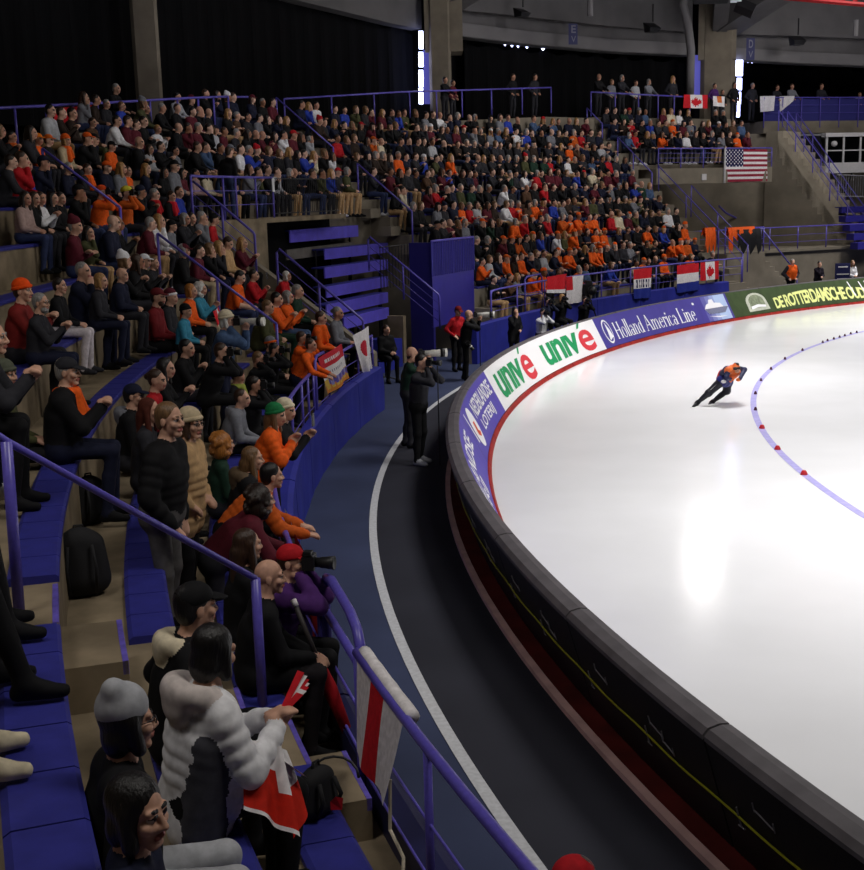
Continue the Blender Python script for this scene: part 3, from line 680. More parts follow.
mb = MB(); mb.lathe([(.02,.14),(.12,.1),(.17,0),(.14,-.1),(.05,-.16)], 12, A+nn*-.12+u*.35+zz*(Zt-.55)); tag(mb.build('dome_camera', M_WHITE, None, True), 'white dome camera hanging at the booth corner', 'camera')
bd = mat('pane_dark', srgb(24,24,30), .3, .4)
for i in range(2):
    q = [A-u*(1.1*(i+1)+.1)+nn*.3, A-u*(1.1*i+.15)+nn*.3]
    mb = MB(); mb.hexa([q[0]+zz*(Zb+.3),q[1]+zz*(Zb+.3),q[1]+nn*.05+zz*(Zb+.3),q[0]+nn*.05+zz*(Zb+.3),q[0]+zz*(Zt-.1),q[1]+zz*(Zt-.1),q[1]+nn*.05+zz*(Zt-.1),q[0]+nn*.05+zz*(Zt-.1)], bd)
    for z_ in (Zb+.25,Zt-.12): mb.hexa([q[0]+zz*z_-nn*.03,q[1]+zz*z_-nn*.03,q[1]+nn*.06+zz*z_,q[0]+nn*.06+zz*z_,q[0]+zz*(z_+.1)-nn*.03,q[1]+zz*(z_+.1)-nn*.03,q[1]+nn*.06+zz*(z_+.1),q[0]+nn*.06+zz*(z_+.1)], M_GREY)
    struct(mb.build('window_%d' % (i+1)))
struct(MB().hexa([A-u*3-zz*-2+nn*2.6, A+u*L+zz*2+nn*2.6, A+u*L+zz*2+nn*2.8, A-u*3+zz*2+nn*2.8, A-u*3+zz*(Zt+.4)+nn*2.6, A+u*L+zz*(Zt+.4)+nn*2.6, A+u*L+zz*(Zt+.4)+nn*2.8, A-u*3+zz*(Zt+.4)+nn*2.8], M_CONF).build('wall_booth_back'))
for j,x in enumerate((.3,1.8)):
    mb = MB(); mb.tube([A+u*x+nn*.3+zz*(Zb-.1), A+u*(x+.1)+nn*1.4+zz*(Zb-1.6)], .05, 6); mb.tube([A+u*(x+.1)+nn*.2+zz*(Zb-.1), A+u*(x+.1)+nn*1.4+zz*(Zb-.1)], .04, 6)
    offs(b0, mb).build('bracket', M_DARK, t)
# dark blue bleacher right
for i in range(5):
    A1, B1 = at_d(858-4*i,243-9*i,56+.8*i), at_d(915,246-9*i,58+.8*i); B1.z = A1.z
    mb = MB(); dz = zz*.3; mb.hexa([A1-dz,B1-dz,B1-dz+nn*.6,A1-dz+nn*.6,A1,B1,B1+nn*.6,A1+nn*.6]); tag(mb.build('tier_bench', mat('tier_dark', srgb(44,40,130), .5, .4)), 'dark blue bench tier under the glass booth, %s from the bottom' % ordinal(i+1), 'bench', 'dark bench tiers under the booth')
pf = MB(); A1, B1 = at_d(836,196,58), at_d(905,198,59)
pf.tube([A1,B1],.02,6); pf.tube([A1+zz*1.0,B1+zz*1.0],.025,6)
for f in np.linspace(0,1,30): q = A1.lerp(B1,f); pf.tube([q,q+zz*1.0],.012,5)
tag(pf.build('picket_fence', M_GREY), 'grey picket fence between the glass booth and the dark blue benches', 'fence')

# ------------------------------------------------------------------ roof
def bulk(name, pa, R, m=M_CONR, h=9, th=.6, seg=False):
    pts = [at_R(x,y,R) for x,y in pa]; mb = MB(); vs = []
    for p in pts:
        r = Vector((p.x-CX,p.y-CY,0)).normalized()*th; vs += [p, p+r, p+r+zz*h, p+zz*h]
    fs = [(i*4+j, i*4+(j+1)%4, (i+1)*4+(j+1)%4, (i+1)*4+j) for i in range(len(pts)-1) for j in range(4)]
    mb.add(vs, fs); return struct(mb.build(name, m))
RB = 49.2
bulk('beam_1', [(262,-12),(300,1),(350,13),(395,24),(422,29)], RB)
bulk('beam_2', [(462,37),(530,45),(610,52),(692,56)], RB)
bulk('beam_3', [(734,60),(800,64),(905,68)], RB)
M_CONL = mat('concrete_ledge', srgb(116,114,116), .95, .1, noise=.1, scale=.6)
bulk('trim_2', [(462,36),(530,44),(610,51),(692,55)], RB-.12, M_CONL, .55, .1)
bulk('trim_3', [(734,59),(800,63),(905,67)], RB-.12, M_CONL, .55, .1)
bulk('beam_4', [(462,10),(530,17),(610,26),(692,32)], RB-.5, M_CONR, 8, .5)
bulk('beam_5', [(734,34),(800,36),(905,40)], RB-.5, M_CONR, 8, .5)
# columns
def column(name, xa, xb, ytop, ybot, R, cap=None):
    A = at_R(xa,ybot,R); B = at_d(xb,ybot,px(A)[2]); z0 = 6.2; z1 = 15; u = (B-A); u.z = 0; w = u.length; u.normalize(); n_ = Vector((A.x,A.y,0)).normalized()
    mb = MB(); A = Vector((A.x,A.y,0)); B = Vector((B.x,B.y,0)); c = .12*w
    ring_ = [A+u*c, B-u*c, B+n_*c, B+n_*(w-c), B-u*c+n_*w, A+u*c+n_*w, A+n_*(w-c), A+n_*c]; k = 8
    mb.add([p+zz*z0 for p in ring_]+[p+zz*z1 for p in ring_], [(i,(i+1)%k,k+(i+1)%k,k+i) for i in range(k)])
    if cap:
        (cx0,cx1,cy0,cy1) = cap; a = at_d(cx0,cy1,px(at_R(xa,ybot,R))[2]-.3); b = at_d(cx1,cy1,px(a)[2]); zt, zb_ = at_R(cx0,cy0,R-.3).z+4, a.z; a.z = b.z = 0
        mb.hexa([a+zz*zb_, b+zz*zb_, b+n_*1.6+zz*zb_, a+n_*1.6+zz*zb_, a+zz*zt, b+zz*zt, b+n_*1.6+zz*zt, a+n_*1.6+zz*zt])
    return struct(mb.build(name, mat('concrete_column', srgb(120,112,100), .95, .1, noise=.18, scale=1.5)))
column('column_1', 136, 163, 0, 97, 48.6)
column('column_2', 430, 452, 30, 100, 48.6, (425,463,18,52))
column('column_3', 700, 735, 45, 95, 48.6, (698,736,44,60))
# roof slab and girders
rs = MB(); n = 24; vs = []
for i in range(n+1):
    a = 214-(214-96)*i/n; vs += [P(49.5,a,16), P(20,a,21)]
rs.add(vs, [(2*i,2*i+1,2*i+3,2*i+2) for i in range(n)]); struct(rs.build('ceiling', mat('roof_panel', srgb(92,90,94), .95, .1, noise=.2, scale=.5)))
def girder(name, az, R1, z1, R2, z2, w, h, az2=None):
    A, B = P(R1,az,z1), P(R2,az2 or az,z2); d = (B-A); d2 = Vector((d.x,d.y,0)).normalized(); s = Vector((-d2.y,d2.x,0))*w/2; hz = zz*h
    return struct(MB().hexa([A-s,B-s,B+s,A+s,A-s+hz,B-s+hz,B+s+hz,A+s+hz], M_CONR).build(name))
girder('beam_6', pol(at_R(440,40,RB))[1], 49, 12.1, 30, 18.2, 1.3, 2)
girder('beam_7', pol(at_R(716,40,RB))[1], 49, 12.0, 30, 17.5, 1.5, 2)
girder('beam_8', pol(at_R(716,40,RB))[1], 49, 11.8, 38, 17.5, .7, 1.2, 108)
girder('beam_9', pol(at_R(716,40,RB))[1], 49, 11.8, 40, 17.0, .7, 1.2, 126)
girder('beam_10', pol(at_R(440,40,RB))[1], 49, 12.1, 41, 16, .7, 1.2, 128)
# drapes with scalloped top, per bay
def drape(pa, R, zf, lab, gap=0):
    pts = [at_R(x,y,R) for x,y in pa]; top = []; n = 0
    dense = []
    for i in range(len(pts)-1):
        k = max(2, int((pts[i+1]-pts[i]).length/.16))
        for j in range(k): dense.append(pts[i].lerp(pts[i+1], j/k))
    dense.append(pts[-1]); mb = MB(); vs = []
    for i, p in enumerate(dense):
        r = Vector((p.x-CX,p.y-CY,0)).normalized(); w = .10*math.sin(i*1.3)+.05*math.sin(i*.53)
        vs += [Vector((p.x,p.y,zf))+r*w, p+r*w*.5-zz*(.0+.22*abs(math.sin(i*.31)))]
    mb.add(vs, [(2*i,2*i+1,2*i+3,2*i+2) for i in range(len(dense)-1)])
    tag(mb.build('drape', M_BLK), lab, 'curtain', 'black drapes behind the top walk')
drape([(-60,-40),(100,-20),(262,-14),(300,1),(350,14),(395,25),(413,29)], 49.9, 6.9, 'black drape between the concrete column and the blue light strip')
drape([(464,40),(530,48),(610,55),(688,59)], 49.9, 7.4, 'black drape below the E sign')
drape([(741,62),(800,66),(905,70)], 53.9, 8.2, 'black drape behind the blue upper deck')
# light strips (daylight through narrow panes)
M_DAY = mat('daylight', srgb(190,198,255), .4, 0, emit=9.)
M_DAYD = mat('daylight_dim', srgb(96,96,190), .4, 0, emit=.5)
def lightstrip(rects, R, lab, dim=()):
    p0 = at_R(*rects[0][:2], R); t = empty('window_light', p0, 0, lab, 'window', 'narrow daylight windows'); 
    for i, (x0,y0,x1,y1) in enumerate(rects):
        a, b, c, d = at_R(x0,y1,R), at_R(x1,y1,R), at_R(x1,y0,R), at_R(x0,y0,R)
        a.x,a.y = d.x,d.y; b.x,b.y = c.x,c.y
        offs(p0, MB().quad(a,b,c,d)).build('pane', M_DAYD if i in dim else M_DAY, t)
    return t
lightstrip([(418.5,31,423,49),(418.5,52,423,67),(418.5,70,423,87),(418.5,88,423,104),(423,50,430,104)], 48.9, 'narrow blue daylight strip at the column above the middle crowd', (4,))
lightstrip([(736,60,743,76),(737,78,742,90),(736,92,741,104),(735,105,740,117),(728,74,734,82),(728,84,732,100),(727,102,730,112),(692,55,703,96)], 48.9, 'tall bright daylight strip at the column beside the deck', (7,))
# daylight glimpses above the drape
for k, (x, y) in enumerate(((505,44.5),(512,45.5),(518,46),(527,47),(543,49),(748,61.5),(752,61.8),(768,62.3),(775,62.6),(790,63.3))):
    a, b, c = at_R(x-2.2,y-1.2,49.75), at_R(x+2.2,y-1,49.75), at_R(x,y+1.6,49.75)
    tag(MB().add([a,b,c],[(0,1,2)]).build('daylight_gap', M_DAY), 'small bright daylight gap above the drape, %s along from the light strip' % ordinal(k+1), 'light gap', 'daylight gaps over the drapes')
# hanging signs
def sign(x0,y0,x1,y1,R,ch,lab):
    a,b,c,d = at_R(x0,y1,R),at_R(x1,y1,R),at_R(x1,y0,R),at_R(x0,y0,R); a.x,a.y=d.x,d.y; b.x,b.y=c.x,c.y
    t = MB().quad(a,b,c,d).build('hanging_sign', mat('sign_blue', srgb(48,50,92), .6)); tag(t, lab, 'sign')
    nrm = (b-a).cross(d-a).normalized(); nrm = nrm if nrm.y < 0 else -nrm
    f = lambda u,v: a.lerp(b,u)+(d-a)*v+nrm*.03
    M_SL = mat('sign_letter', srgb(112,112,128), .6)
    lettering('letter', ch, f, M_SL, t, (.25,.55,.75,.92), .02)
    MB().add([f(.25,.38),f(.5,.1),f(.75,.38),f(.68,.42),f(.5,.2),f(.32,.42)],[(0,1,4,5),(1,2,3,4)]).build('arrow_mark', M_SL, t)
sign(568.5,23.5,577.5,44.5,47.5,'E','small blue hanging sign with the letter E and an arrow')
sign(746.5,38,755,60,47.5,'D','small blue hanging sign with the letter D and an arrow')
# loudspeakers and fittings
for k,(x,y,w,lab) in enumerate(((523,12,14,'dark loudspeaker under the roof beam over the middle crowd'),(653,27,15,'dark loudspeaker under the roof beam beside the conduit pipe'),(798,40,15,'dark loudspeaker under the roof beam over the deck'))):
    p = at_R(x,y,47.6); s_ = w/1200*px(p)[2]
    t = empty('loudspeaker', p, 0, lab, 'speaker', None)
    M4 = Matrix.Rotation(math.radians(pol(p)[1]-90),4,'Z')
    mb = MB(); h = s_*.32
    mb.add([M4 @ Vector(v) for v in ((-s_/2,-.2,-h*.2),(s_/2,-.2,-h*.2),(s_*.36,-.1,-h),(-s_*.36,-.1,-h),(-s_/2,.3,h),(s_/2,.3,h),(s_*.36,.3,-h),(-s_*.36,.3,-h))], [(0,1,2,3),(4,7,6,5),(0,4,5,1),(3,2,6,7),(0,3,7,4),(1,5,6,2)]); mb.build('cabinet', M_DARK, t)
    MB().tube([Vector((0,0,h)),Vector((0,0,h+.8))],.04,6).build('bracket', M_DARK, t)
tag(MB().tube([at_R(686,-8,47.8),at_R(683,5,47.8),at_R(688,25,47.8),at_R(691,50,47.8),at_R(690,95,47.8)],.2,8).build('conduit_pipe', mat('pipe_grey', srgb(118,116,118),.8), None, True), 'thick grey conduit pipe bending down beside the far column', 'pipe')
for k,(x,y) in enumerate(((590,8),(856,28))):
    p, q = at_R(x,y-8,46), at_R(x+.5,y+8,46); q.x,q.y = p.x,p.y
    tag(MB().tube([p,q],.13,8).build('hanger_pipe', mat('pipe_grey', srgb(118,116,118),.8)), ('grey pipe hanger over the middle crowd','grey pipe hanger under the roof above the deck')[k], 'hanger')
# lamps at the roof edge
p = at_R(712,-3,44)
t = empty('flood_light', p, 0, 'bright white flood light at the top edge of the hall', 'lamp'); mb = MB(); M4 = Matrix.Rotation(-.5,4,'X')
mb.box((0,.1,.15),(1.5,.5,.5),None,None,M4); mb.build('housing', M_DARK, t)
mb = MB(); mb.box((0,-.16,.05),(1.35,.04,.42),None,None,M4); mb.build('lens', mat('lamp_glow',(1,.98,.95),.5,0,emit=60), t)
p = at_R(745,8,44.2); t = empty('flood_light', p, 0, 'unlit black flood light beside the bright roof lamp', 'lamp')
M4 = Matrix.Rotation(-.5,4,'X') @ Matrix.Rotation(.5,4,'Y'); MB().box((0,0,0),(.85,.5,.42),None,None,M4).build('housing', M_DARK, t); MB().box((-.45,-.1,.28),(.5,.08,.1)).build('lens', mat('lens_pale',srgb(200,205,220),.3), t)
# red roof truss
tr = MB(); A, B = at_d(784,-2,46), at_d(880,6,44); n = 8
for off in (zz*0, zz*.6): tr.tube([A+off,B+off],.09,6)
for i in range(n): 
    tr.tube([A.lerp(B,i/n),A.lerp(B,(i+.5)/n)+zz*.6],.05,5); tr.tube([A.lerp(B,(i+.5)/n)+zz*.6,A.lerp(B,(i+1)/n)],.05,5)
tag(tr.build('roof_truss', mat('truss_red', srgb(150,30,34),.6)), 'red steel lattice truss at the top corner under the roof', 'truss')

# ------------------------------------------------------------------ flags and cloths
def flag(name, tl, tr_, bl, br, nx, ny, cf, label, amp=.03, freq=2.2, cat='flag', ph=0., drop=0.):
    "cloth between four corners; cf(u,v) -> material, v=0 at the top"
    tl,tr_,bl,br = [Vector(p) for p in (tl,tr_,bl,br)]
    nrm = (tr_-tl).cross(bl-tl).normalized()
    mb = MB(); vs = []
    for j in range(ny+1):
        for i in range(nx+1):
            u, v = i/nx, j/ny; p = tl.lerp(tr_,u).lerp(bl.lerp(br,u),v)
            vs.append(p+nrm*amp*math.sin(u*freq*2*PI+v*1.5+ph)*(.25+.75*v)-zz*drop*math.sin(PI*u)*(1-v))
    byM = {}
    for j in range(ny):
        for i in range(nx): byM.setdefault(cf((i+.5)/nx,(j+.5)/ny), []).append((j*(nx+1)+i,j*(nx+1)+i+1,(j+1)*(nx+1)+i+1,(j+1)*(nx+1)+i))
    me = D.meshes.new(name); fs = []; mi = []; ms = list(byM)
    for k, m in enumerate(ms): fs += byM[m]; mi += [k]*len(byM[m])
    me.from_pydata([tuple(v) for v in vs], [], fs)
    for m in ms: me.materials.append(m)
    me.polygons.foreach_set('material_index', mi); me.polygons.foreach_set('use_smooth', [True]*len(fs)); me.update()
    o = D.objects.new(name, me); COL.objects.link(o); tag(o, label, cat); return o
F_W, F_R, F_B, F_N = cloth(236,232,234), cloth(206,32,44), cloth(40,54,150), cloth(34,36,84)
LEAF = [(0,-.5),(.06,-.25),(.2,-.34),(.16,-.08),(.34,-.22),(.37,-.1),(.5,-.1),(.42,.06),(.48,.12),(.2,.3),(.24,.38),(.03,.34),(.03,.5)]
LEAF = LEAF+[(-x,y) for x,y in LEAF[::-1]]
def inpoly(x,y,p):
    c = False
    for i in range(len(p)):
        (x1,y1),(x2,y2) = p[i],p[i-1]
        if (y1>y) != (y2>y) and x < (x2-x1)*(y-y1)/(y2-y1)+x1: c = not c
    return c
def canada(u,v):
    if u<.25 or u>.75: return F_R
    return F_R if inpoly((u-.5)/.46,(v-.5)/.85,LEAF) else F_W
def corners(R, x0,y0,x1,y1,x2,y2,x3,y3):
    "tl tr bl br pixels on the railing circle; lower corners hang straight down"
    a,b = at_R(x0,y0,R), at_R(x1,y1,R); c,d = at_R(x2,y2,R), at_R(x3,y3,R)
    return a,b,c,d
RF = 37.88
nl = lambda u,v: F_R if v<.34 else F_W if v<.67 else F_B
flag('flag', *corners(RF,633.5,269.5,652,267.5,634.5,299,651,297.5), 44, 44, lambda u,v: (F_N if (.36<v<.64 and (int(u*30)%4 in (0,1)) and .06<u<.94 and not(.45<v<.55 and int(u*30)%8 in(1,4))) else nl(u,v)), 'red white blue flag with dark lettering on the far railing')
flag('flag', *corners(RF,677,265.5,699,263,677.5,293,699.5,289.5), 12, 24, nl, 'plain red white blue striped flag on the far railing')
flag('flag', *corners(RF,700.5,262.5,719,261,701,281,719,279), 60, 40, canada, 'white and red maple leaf flag hanging at the end of the far railing')
flag('flag', *corners(RF,547,277,567,273.5,548,293,566,293), 12, 10, lambda u,v: F_R if v<.85 else F_W, 'red cloth on the far railing behind the camera crew', .05)
flag('flag', *corners(RF,566,277,584,275,568,304,582,302), 12, 10, lambda u,v: F_W if u>.3 or v>.5 else F_R, 'white cloth with red edge behind the kneeling camera operators', .05)
a,b,c,d = corners(BR-.02,725.5,149,767.5,149.5,725.5,182,767.5,181)
def usa(u,v):
    if u<.42 and v<.54:
        i,j = (u/.42*11), (v/.54*9)
        return F_W if (int(i)%2 == int(j)%2 and .25<i%1<.8 and .2<j%1<.85) else F_N
    return cloth(150,36,60) if int(v*13)%2==0 else F_W
flag('flag', a,b,c,d, 90, 52, usa, 'striped flag with stars hanging from the balcony railing')
q0, q1 = at_R(725,150,BR-.04), at_R(725,183,BR-.04); q1.x,q1.y = q0.x,q0.y
tag(MB().tube([q0+zz*.1,q1],.05,8).build('flag_pole', M_WHITE), 'thin white pole at the edge of the striped flag with stars', 'pole')
flag('flag', *corners(46.5,684,94.5,708,95,684,108,708,108.5), 48, 24, canada, 'dim maple leaf flag on the top railing beside the far column', .05)
flag('flag', *corners(46.5,713,96,725,96.5,714,106,725,107), 10, 8, lambda u,v: cloth(220,120,60) if .3<u<.7 and v<.6 else F_W, 'white and orange cloth on the top railing beside the bright daylight strip', .05)
flag('flag', *corners(45.45,79,107,93,105,80,121,92,119.5), 48, 40, canada, 'maple leaf flag on the top railing beside the concrete column', .03)
flag('flag', *corners(45.45,56,108,79,106.5,55,124,78,122.5), 12, 10, lambda u,v: F_R, 'red jacket hung on the top railing beside the maple leaf flag', .06, cat='jacket')
# red circle flag and fringed banner on the corner railing
RC = RW-.04
a,b,c,d = corners(RC,352.5,336,369,326,365.5,374,372,369)
flag('flag', a,b,c,d, 40, 48, lambda u,v: cloth(196,40,60) if ((u-.5)/.24)**2+((v-.42)/.19)**2<1 else F_W, 'white flag with a red circle on the corner railing', .05, 1.3)
a,b,c,d = corners(RC,318,358.5,342,343.5,330,394,350,378)
def spons(u,v):
    if v<.33: return F_W if (.13<v<.23 and .18<u<.82 and int(u*50)%3!=0) else cloth(208,44,60)
    if v<.64: return cloth(90,84,120) if (.45<v<.52 and .15<u<.85 and int(u*44)%3==0) else F_W
    if v<.66: return cloth(220,180,90) if u<.25 or u>.86 else F_W
    if v>.9 or (v>.8 and int(u*20)%3==0): return cloth(224,140,60)
    return cloth(226,190,90) if (u<.17 or .5<u<.58 or (v-.64>.16*abs(math.sin(u*19)))) and v>.84 or u<.15 else cloth(96,84,170) if int(u*14)%3 else cloth(150,146,206)
flag('banner_cloth', a,b,c,d, 44, 44, spons, 'red white and purple fringed banner on the corner railing', .04, 1.2, 'banner')
# cloth tied over the near railing
wr = MB(); wr.tube(arcpts(RW,196.98,198.55,1.812,.15), [.045+.0015*math.sin(i*2.4) for i in range(len(arcpts(RW,196.98,198.55,1.812,.15)))], 10)
t = wr.build('railing_cloth', F_W, None, True); tag(t, 'white cloth with a red band wrapped over the near railing', 'cloth')
f_ = flag('hanging_part', P(RW+.05,196.98,1.78), P(RW+.05,198.5,1.78), P(RW+.10,197.0,1.15), P(RW+.16,198.45,1.27), 30, 14, lambda u,v: F_R if .34<u<.62 else F_W, None, .02, 1.4)
f_.parent = t
if 'category' in f_: del f_['category']
tag(MB().tube([P(RW+.06,198.1,1.3),P(RW+.08,198.15,1.0),P(RW+.05,198.4,.9),P(RW+.1,198.6,.85)],.012,6).build('tie_rope', cloth(200,190,170)), 'pale rope end hanging below the cloth on the near railing', 'rope')
a,b,c,d = P(RW+.06,192.2,1.66), P(RW+.06,194.2,1.66), P(RW+.0,192.3,.85), P(RW+.02,194.3,.85)
flag('flag', P(RW-.03,190.3,1.66), P(RW-.03,194.9,1.66), P(RW-.06,190.4,.95), P(RW-.06,194.8,1.0), 30, 10, lambda u,v: F_W if u<.3 else cloth(168,22,32), 'red and white flag hung outside the railing below the purple jacket photographer', .03)
# jackets on the landing rail
def draped(p, w, h, m, lab):
    R_, a_ = pol(p); mb = MB(); da = math.degrees(w/2/R_)
    for i in range(10):
        a = a_-da+2*da*i/9; hh = h*(.8+.25*math.sin(i*2.1)); prof = [(R_-.09,p.z-hh),(R_-.11,p.z-hh*.4),(R_-.05,p.z+.05),(R_+.05,p.z+.06),(R_+.11,p.z-hh*.3),(R_+.08,p.z-hh*.3)]
        vs_ = [P(r+.02*math.sin(i*1.7+k), a, z) for k,(r,z) in enumerate(prof)]
        if i: mb.add(last+vs_, [(k,k+1,7+k,6+k) for k in range(5)])
        last = vs_
    tag(mb.build('jacket', m, None, True), lab, 'jacket')
zr = zl+1.02; OR = cloth(240,96,30)
draped(P(LB+.1,a0-1.5,zr), 1.5, .5, OR, 'orange jacket laid along the landing railing beside a black coat')
draped(P(LB+.06,a0-2.0,zr-.1), 1.5, 1.0, cloth(22,22,26), 'black coat hanging under the orange jacket on the landing railing')
draped(P(LB+.08,a0-.3,zr), .3, 1.0, OR, 'narrow orange scarf hanging at the end post of the landing railing')
draped(at_R(709,229,39.9), .7, 1.05, OR, 'orange jacket draped at the foot of the far stair handrail')
# ================================================================== FIGURES
# every body is one continuous surface: capsules and ellipsoids blended as a distance field and skinned with surface nets
def _np(p): return np.array([p[0], p[1], p[2]], float)
def cap(a, b, ra, rb, tag, rip=0., sy=1.): return ('c', _np(a), _np(b), ra, rb, tag, rip)
def ellp(c, r, tag, Rm=None): return ('e', _np(c), _np(r), np.eye(3) if Rm is None else np.array(Rm), 0, tag, 0)
def _dist(pr, X):
    if pr[0] == 'c':
        a, b, ra, rb = pr[1], pr[2], pr[3], pr[4]; ba = b-a; L2 = float(ba@ba)+1e-9
        t = np.clip(((X-a)@ba)/L2, 0, 1); d = np.linalg.norm(X-a-t[..., None]*ba, axis=-1)-(ra+(rb-ra)*t)
        if pr[6]: d = d-pr[6]*(np.abs(np.sin(PI*t*max(1, round(L2**.5/.075))))-.5)
        return d
    q = (X-pr[1])@pr[3]; r = pr[2]
    k0 = np.linalg.norm(q/r, axis=-1); k1 = np.linalg.norm(q/(r*r), axis=-1)
    return k0*(k0-1)/np.maximum(k1, 1e-6)
def _bounds(pr):
    if pr[0] == 'c': m = max(pr[3], pr[4]); return np.minimum(pr[1], pr[2])-m, np.maximum(pr[1], pr[2])+m
    m = max(pr[2]); return pr[1]-m, pr[1]+m
def skin_mesh(prims, h, k=.03, cuts=(), smooth=1, halfz=None):
    bs = [_bounds(p) for p in prims]
    lo = np.min([b[0] for b in bs], 0)-2*h-.01; hi = np.max([b[1] for b in bs], 0)+2*h+.01
    n = np.ceil((hi-lo)/h).astype(int)+1
    F = np.full(n, 1., np.float32); m = k+2*h
    for p, (bl, bh) in zip(prims, bs):
        i0 = np.maximum(((bl-m-lo)/h).astype(int), 0); i1 = np.minimum(((bh+m-lo)/h).astype(int)+2, n)
        g = np.stack(np.meshgrid(*[lo[j]+h*np.arange(i0[j], i1[j]) for j in range(3)], indexing='ij'), -1)
        d = _dist(p, g).astype(np.float32); s = tuple(slice(i0[j], i1[j]) for j in range(3)); A = F[s]
        hh = np.maximum(k-np.abs(A-d), 0)/k; F[s] = np.minimum(A, d)-hh*hh*k*.25
    if cuts or halfz is not None:
        g = np.stack(np.meshgrid(*[lo[j]+h*np.arange(n[j]) for j in range(3)], indexing='ij'), -1)
        for p in cuts: F = np.maximum(F, -_dist(p, g))
        if halfz is not None:
            (nx_, ny_, nz_), off = halfz; F = np.maximum(F, off-(g[...,0]*nx_+g[...,1]*ny_+g[...,2]*nz_))
    S = F < 0
    c = [S[i:n[0]-1+i, j:n[1]-1+j, l:n[2]-1+l] for i in (0,1) for j in (0,1) for l in (0,1)]
    cnt = sum(x.astype(np.int8) for x in c); act = (cnt > 0) & (cnt < 8)
    idx = np.full(act.shape, -1, int); ids = np.argwhere(act); idx[act] = np.arange(len(ids))
    acc = np.zeros((len(ids), 3)); w = np.zeros(len(ids))
    for ax in range(3):
        o1, o2 = [(1,2),(0,2),(0,1)][ax]
        for u in (0, 1):
            for v in (0, 1):
                off = np.zeros(3, int); off[o1] = u; off[o2] = v; p0 = ids+off; p1 = p0.copy(); p1[:, ax] += 1
                f0 = F[tuple(p0.T)]; f1 = F[tuple(p1.T)]; x = (f0 < 0) != (f1 < 0)
                t = np.where(x, f0/(f0-f1+1e-12), 0); q = p0.astype(float); q[:, ax] += t
                acc[x] += q[x]; w[x] += 1
    V = lo+h*(acc/w[:, None])
    quads = []
    for ax in range(3):
        o1, o2 = [(1,2),(2,0),(0,1)][ax]
        sl0 = [slice(None)]*3; sl1 = [slice(None)]*3; sl0[ax] = slice(0, n[ax]-1); sl1[ax] = slice(1, n[ax])
        a, b = S[tuple(sl0)], S[tuple(sl1)]; E = np.argwhere(a != b)
        E = E[(E[:, o1] > 0) & (E[:, o2] > 0) & (E[:, o1] < n[o1]-1) & (E[:, o2] < n[o2]-1)]
        def at(d1, d2):
            q = E.copy(); q[:, o1] -= d1; q[:, o2] -= d2; return idx[tuple(q.T)]
        Q = np.stack([at(0,0), at(1,0), at(1,1), at(0,1)], 1)
        flip = ~a[tuple(E.T)]; Q[flip] = Q[flip][:, ::-1]; quads.append(Q)
    Q = np.concatenate(quads); Q = Q[(Q >= 0).all(1)]
    for _ in range(smooth):
        acc = np.zeros_like(V); c = np.zeros(len(V))
        for i in range(4):
            np.add.at(acc, Q[:, i], V[Q[:, (i+1) % 4]]+V[Q[:, i-1]]); np.add.at(c, Q[:, i], 2)
        V = V*.6+.4*acc/np.maximum(c, 1)[:, None]
    C = V[Q].mean(1); best = np.full(len(C), 9e9); T = np.zeros(len(C), int)
    tags = []
    for p in prims:
        if p[5] not in tags: tags.append(p[5])
    for p in prims:
        d = _dist(p, C)-({'eye':.0025,'lip':.0025,'brow':.0025,'sclera':.001} if h > .006 else {'eye':.0012,'lip':.001,'brow':.0008,'sclera':.0006}).get(p[5], 0); x = d < best; best[x] = d[x]; T[x] = tags.index(p[5])
    return V, Q, T, tags
def to_mesh(name, V, Q, T=None):
    me = D.meshes.new(name); me.vertices.add(len(V)); me.vertices.foreach_set('co', V.astype(np.float32).ravel())
    me.loops.add(len(Q)*4); me.loops.foreach_set('vertex_index', Q.astype(np.int32).ravel())
    me.polygons.add(len(Q)); me.polygons.foreach_set('loop_start', np.arange(0, len(Q)*4, 4, dtype=np.int32))
    me.polygons.foreach_set('use_smooth', np.ones(len(Q), bool))
    if T is not None: me.polygons.foreach_set('material_index', T.astype(np.int32))
    me.update(calc_edges=True); return me
def rotz(a): c, s = math.cos(a), math.sin(a); return np.array([[c,-s,0],[s,c,0],[0,0,1]])
def rotx(a): c, s = math.cos(a), math.sin(a); return np.array([[1,0,0],[0,c,-s],[0,s,c]])
def roty(a): c, s = math.cos(a), math.sin(a); return np.array([[c,0,s],[0,1,0],[-s,0,c]])
def ik(a, b, l1, l2, hint):
    a, b, hint = _np(a), _np(b), _np(hint); d = b-a; L = min(max(np.linalg.norm(d), .05), (l1+l2)*.995); u = d/np.linalg.norm(d)
    x = (l1*l1-l2*l2+L*L)/(2*L); y = max(l1*l1-x*x, 0)**.5; hh = hint-u*(hint@u); hh /= np.linalg.norm(hh)+1e-9
    return a+u*x+hh*y, a+u*L
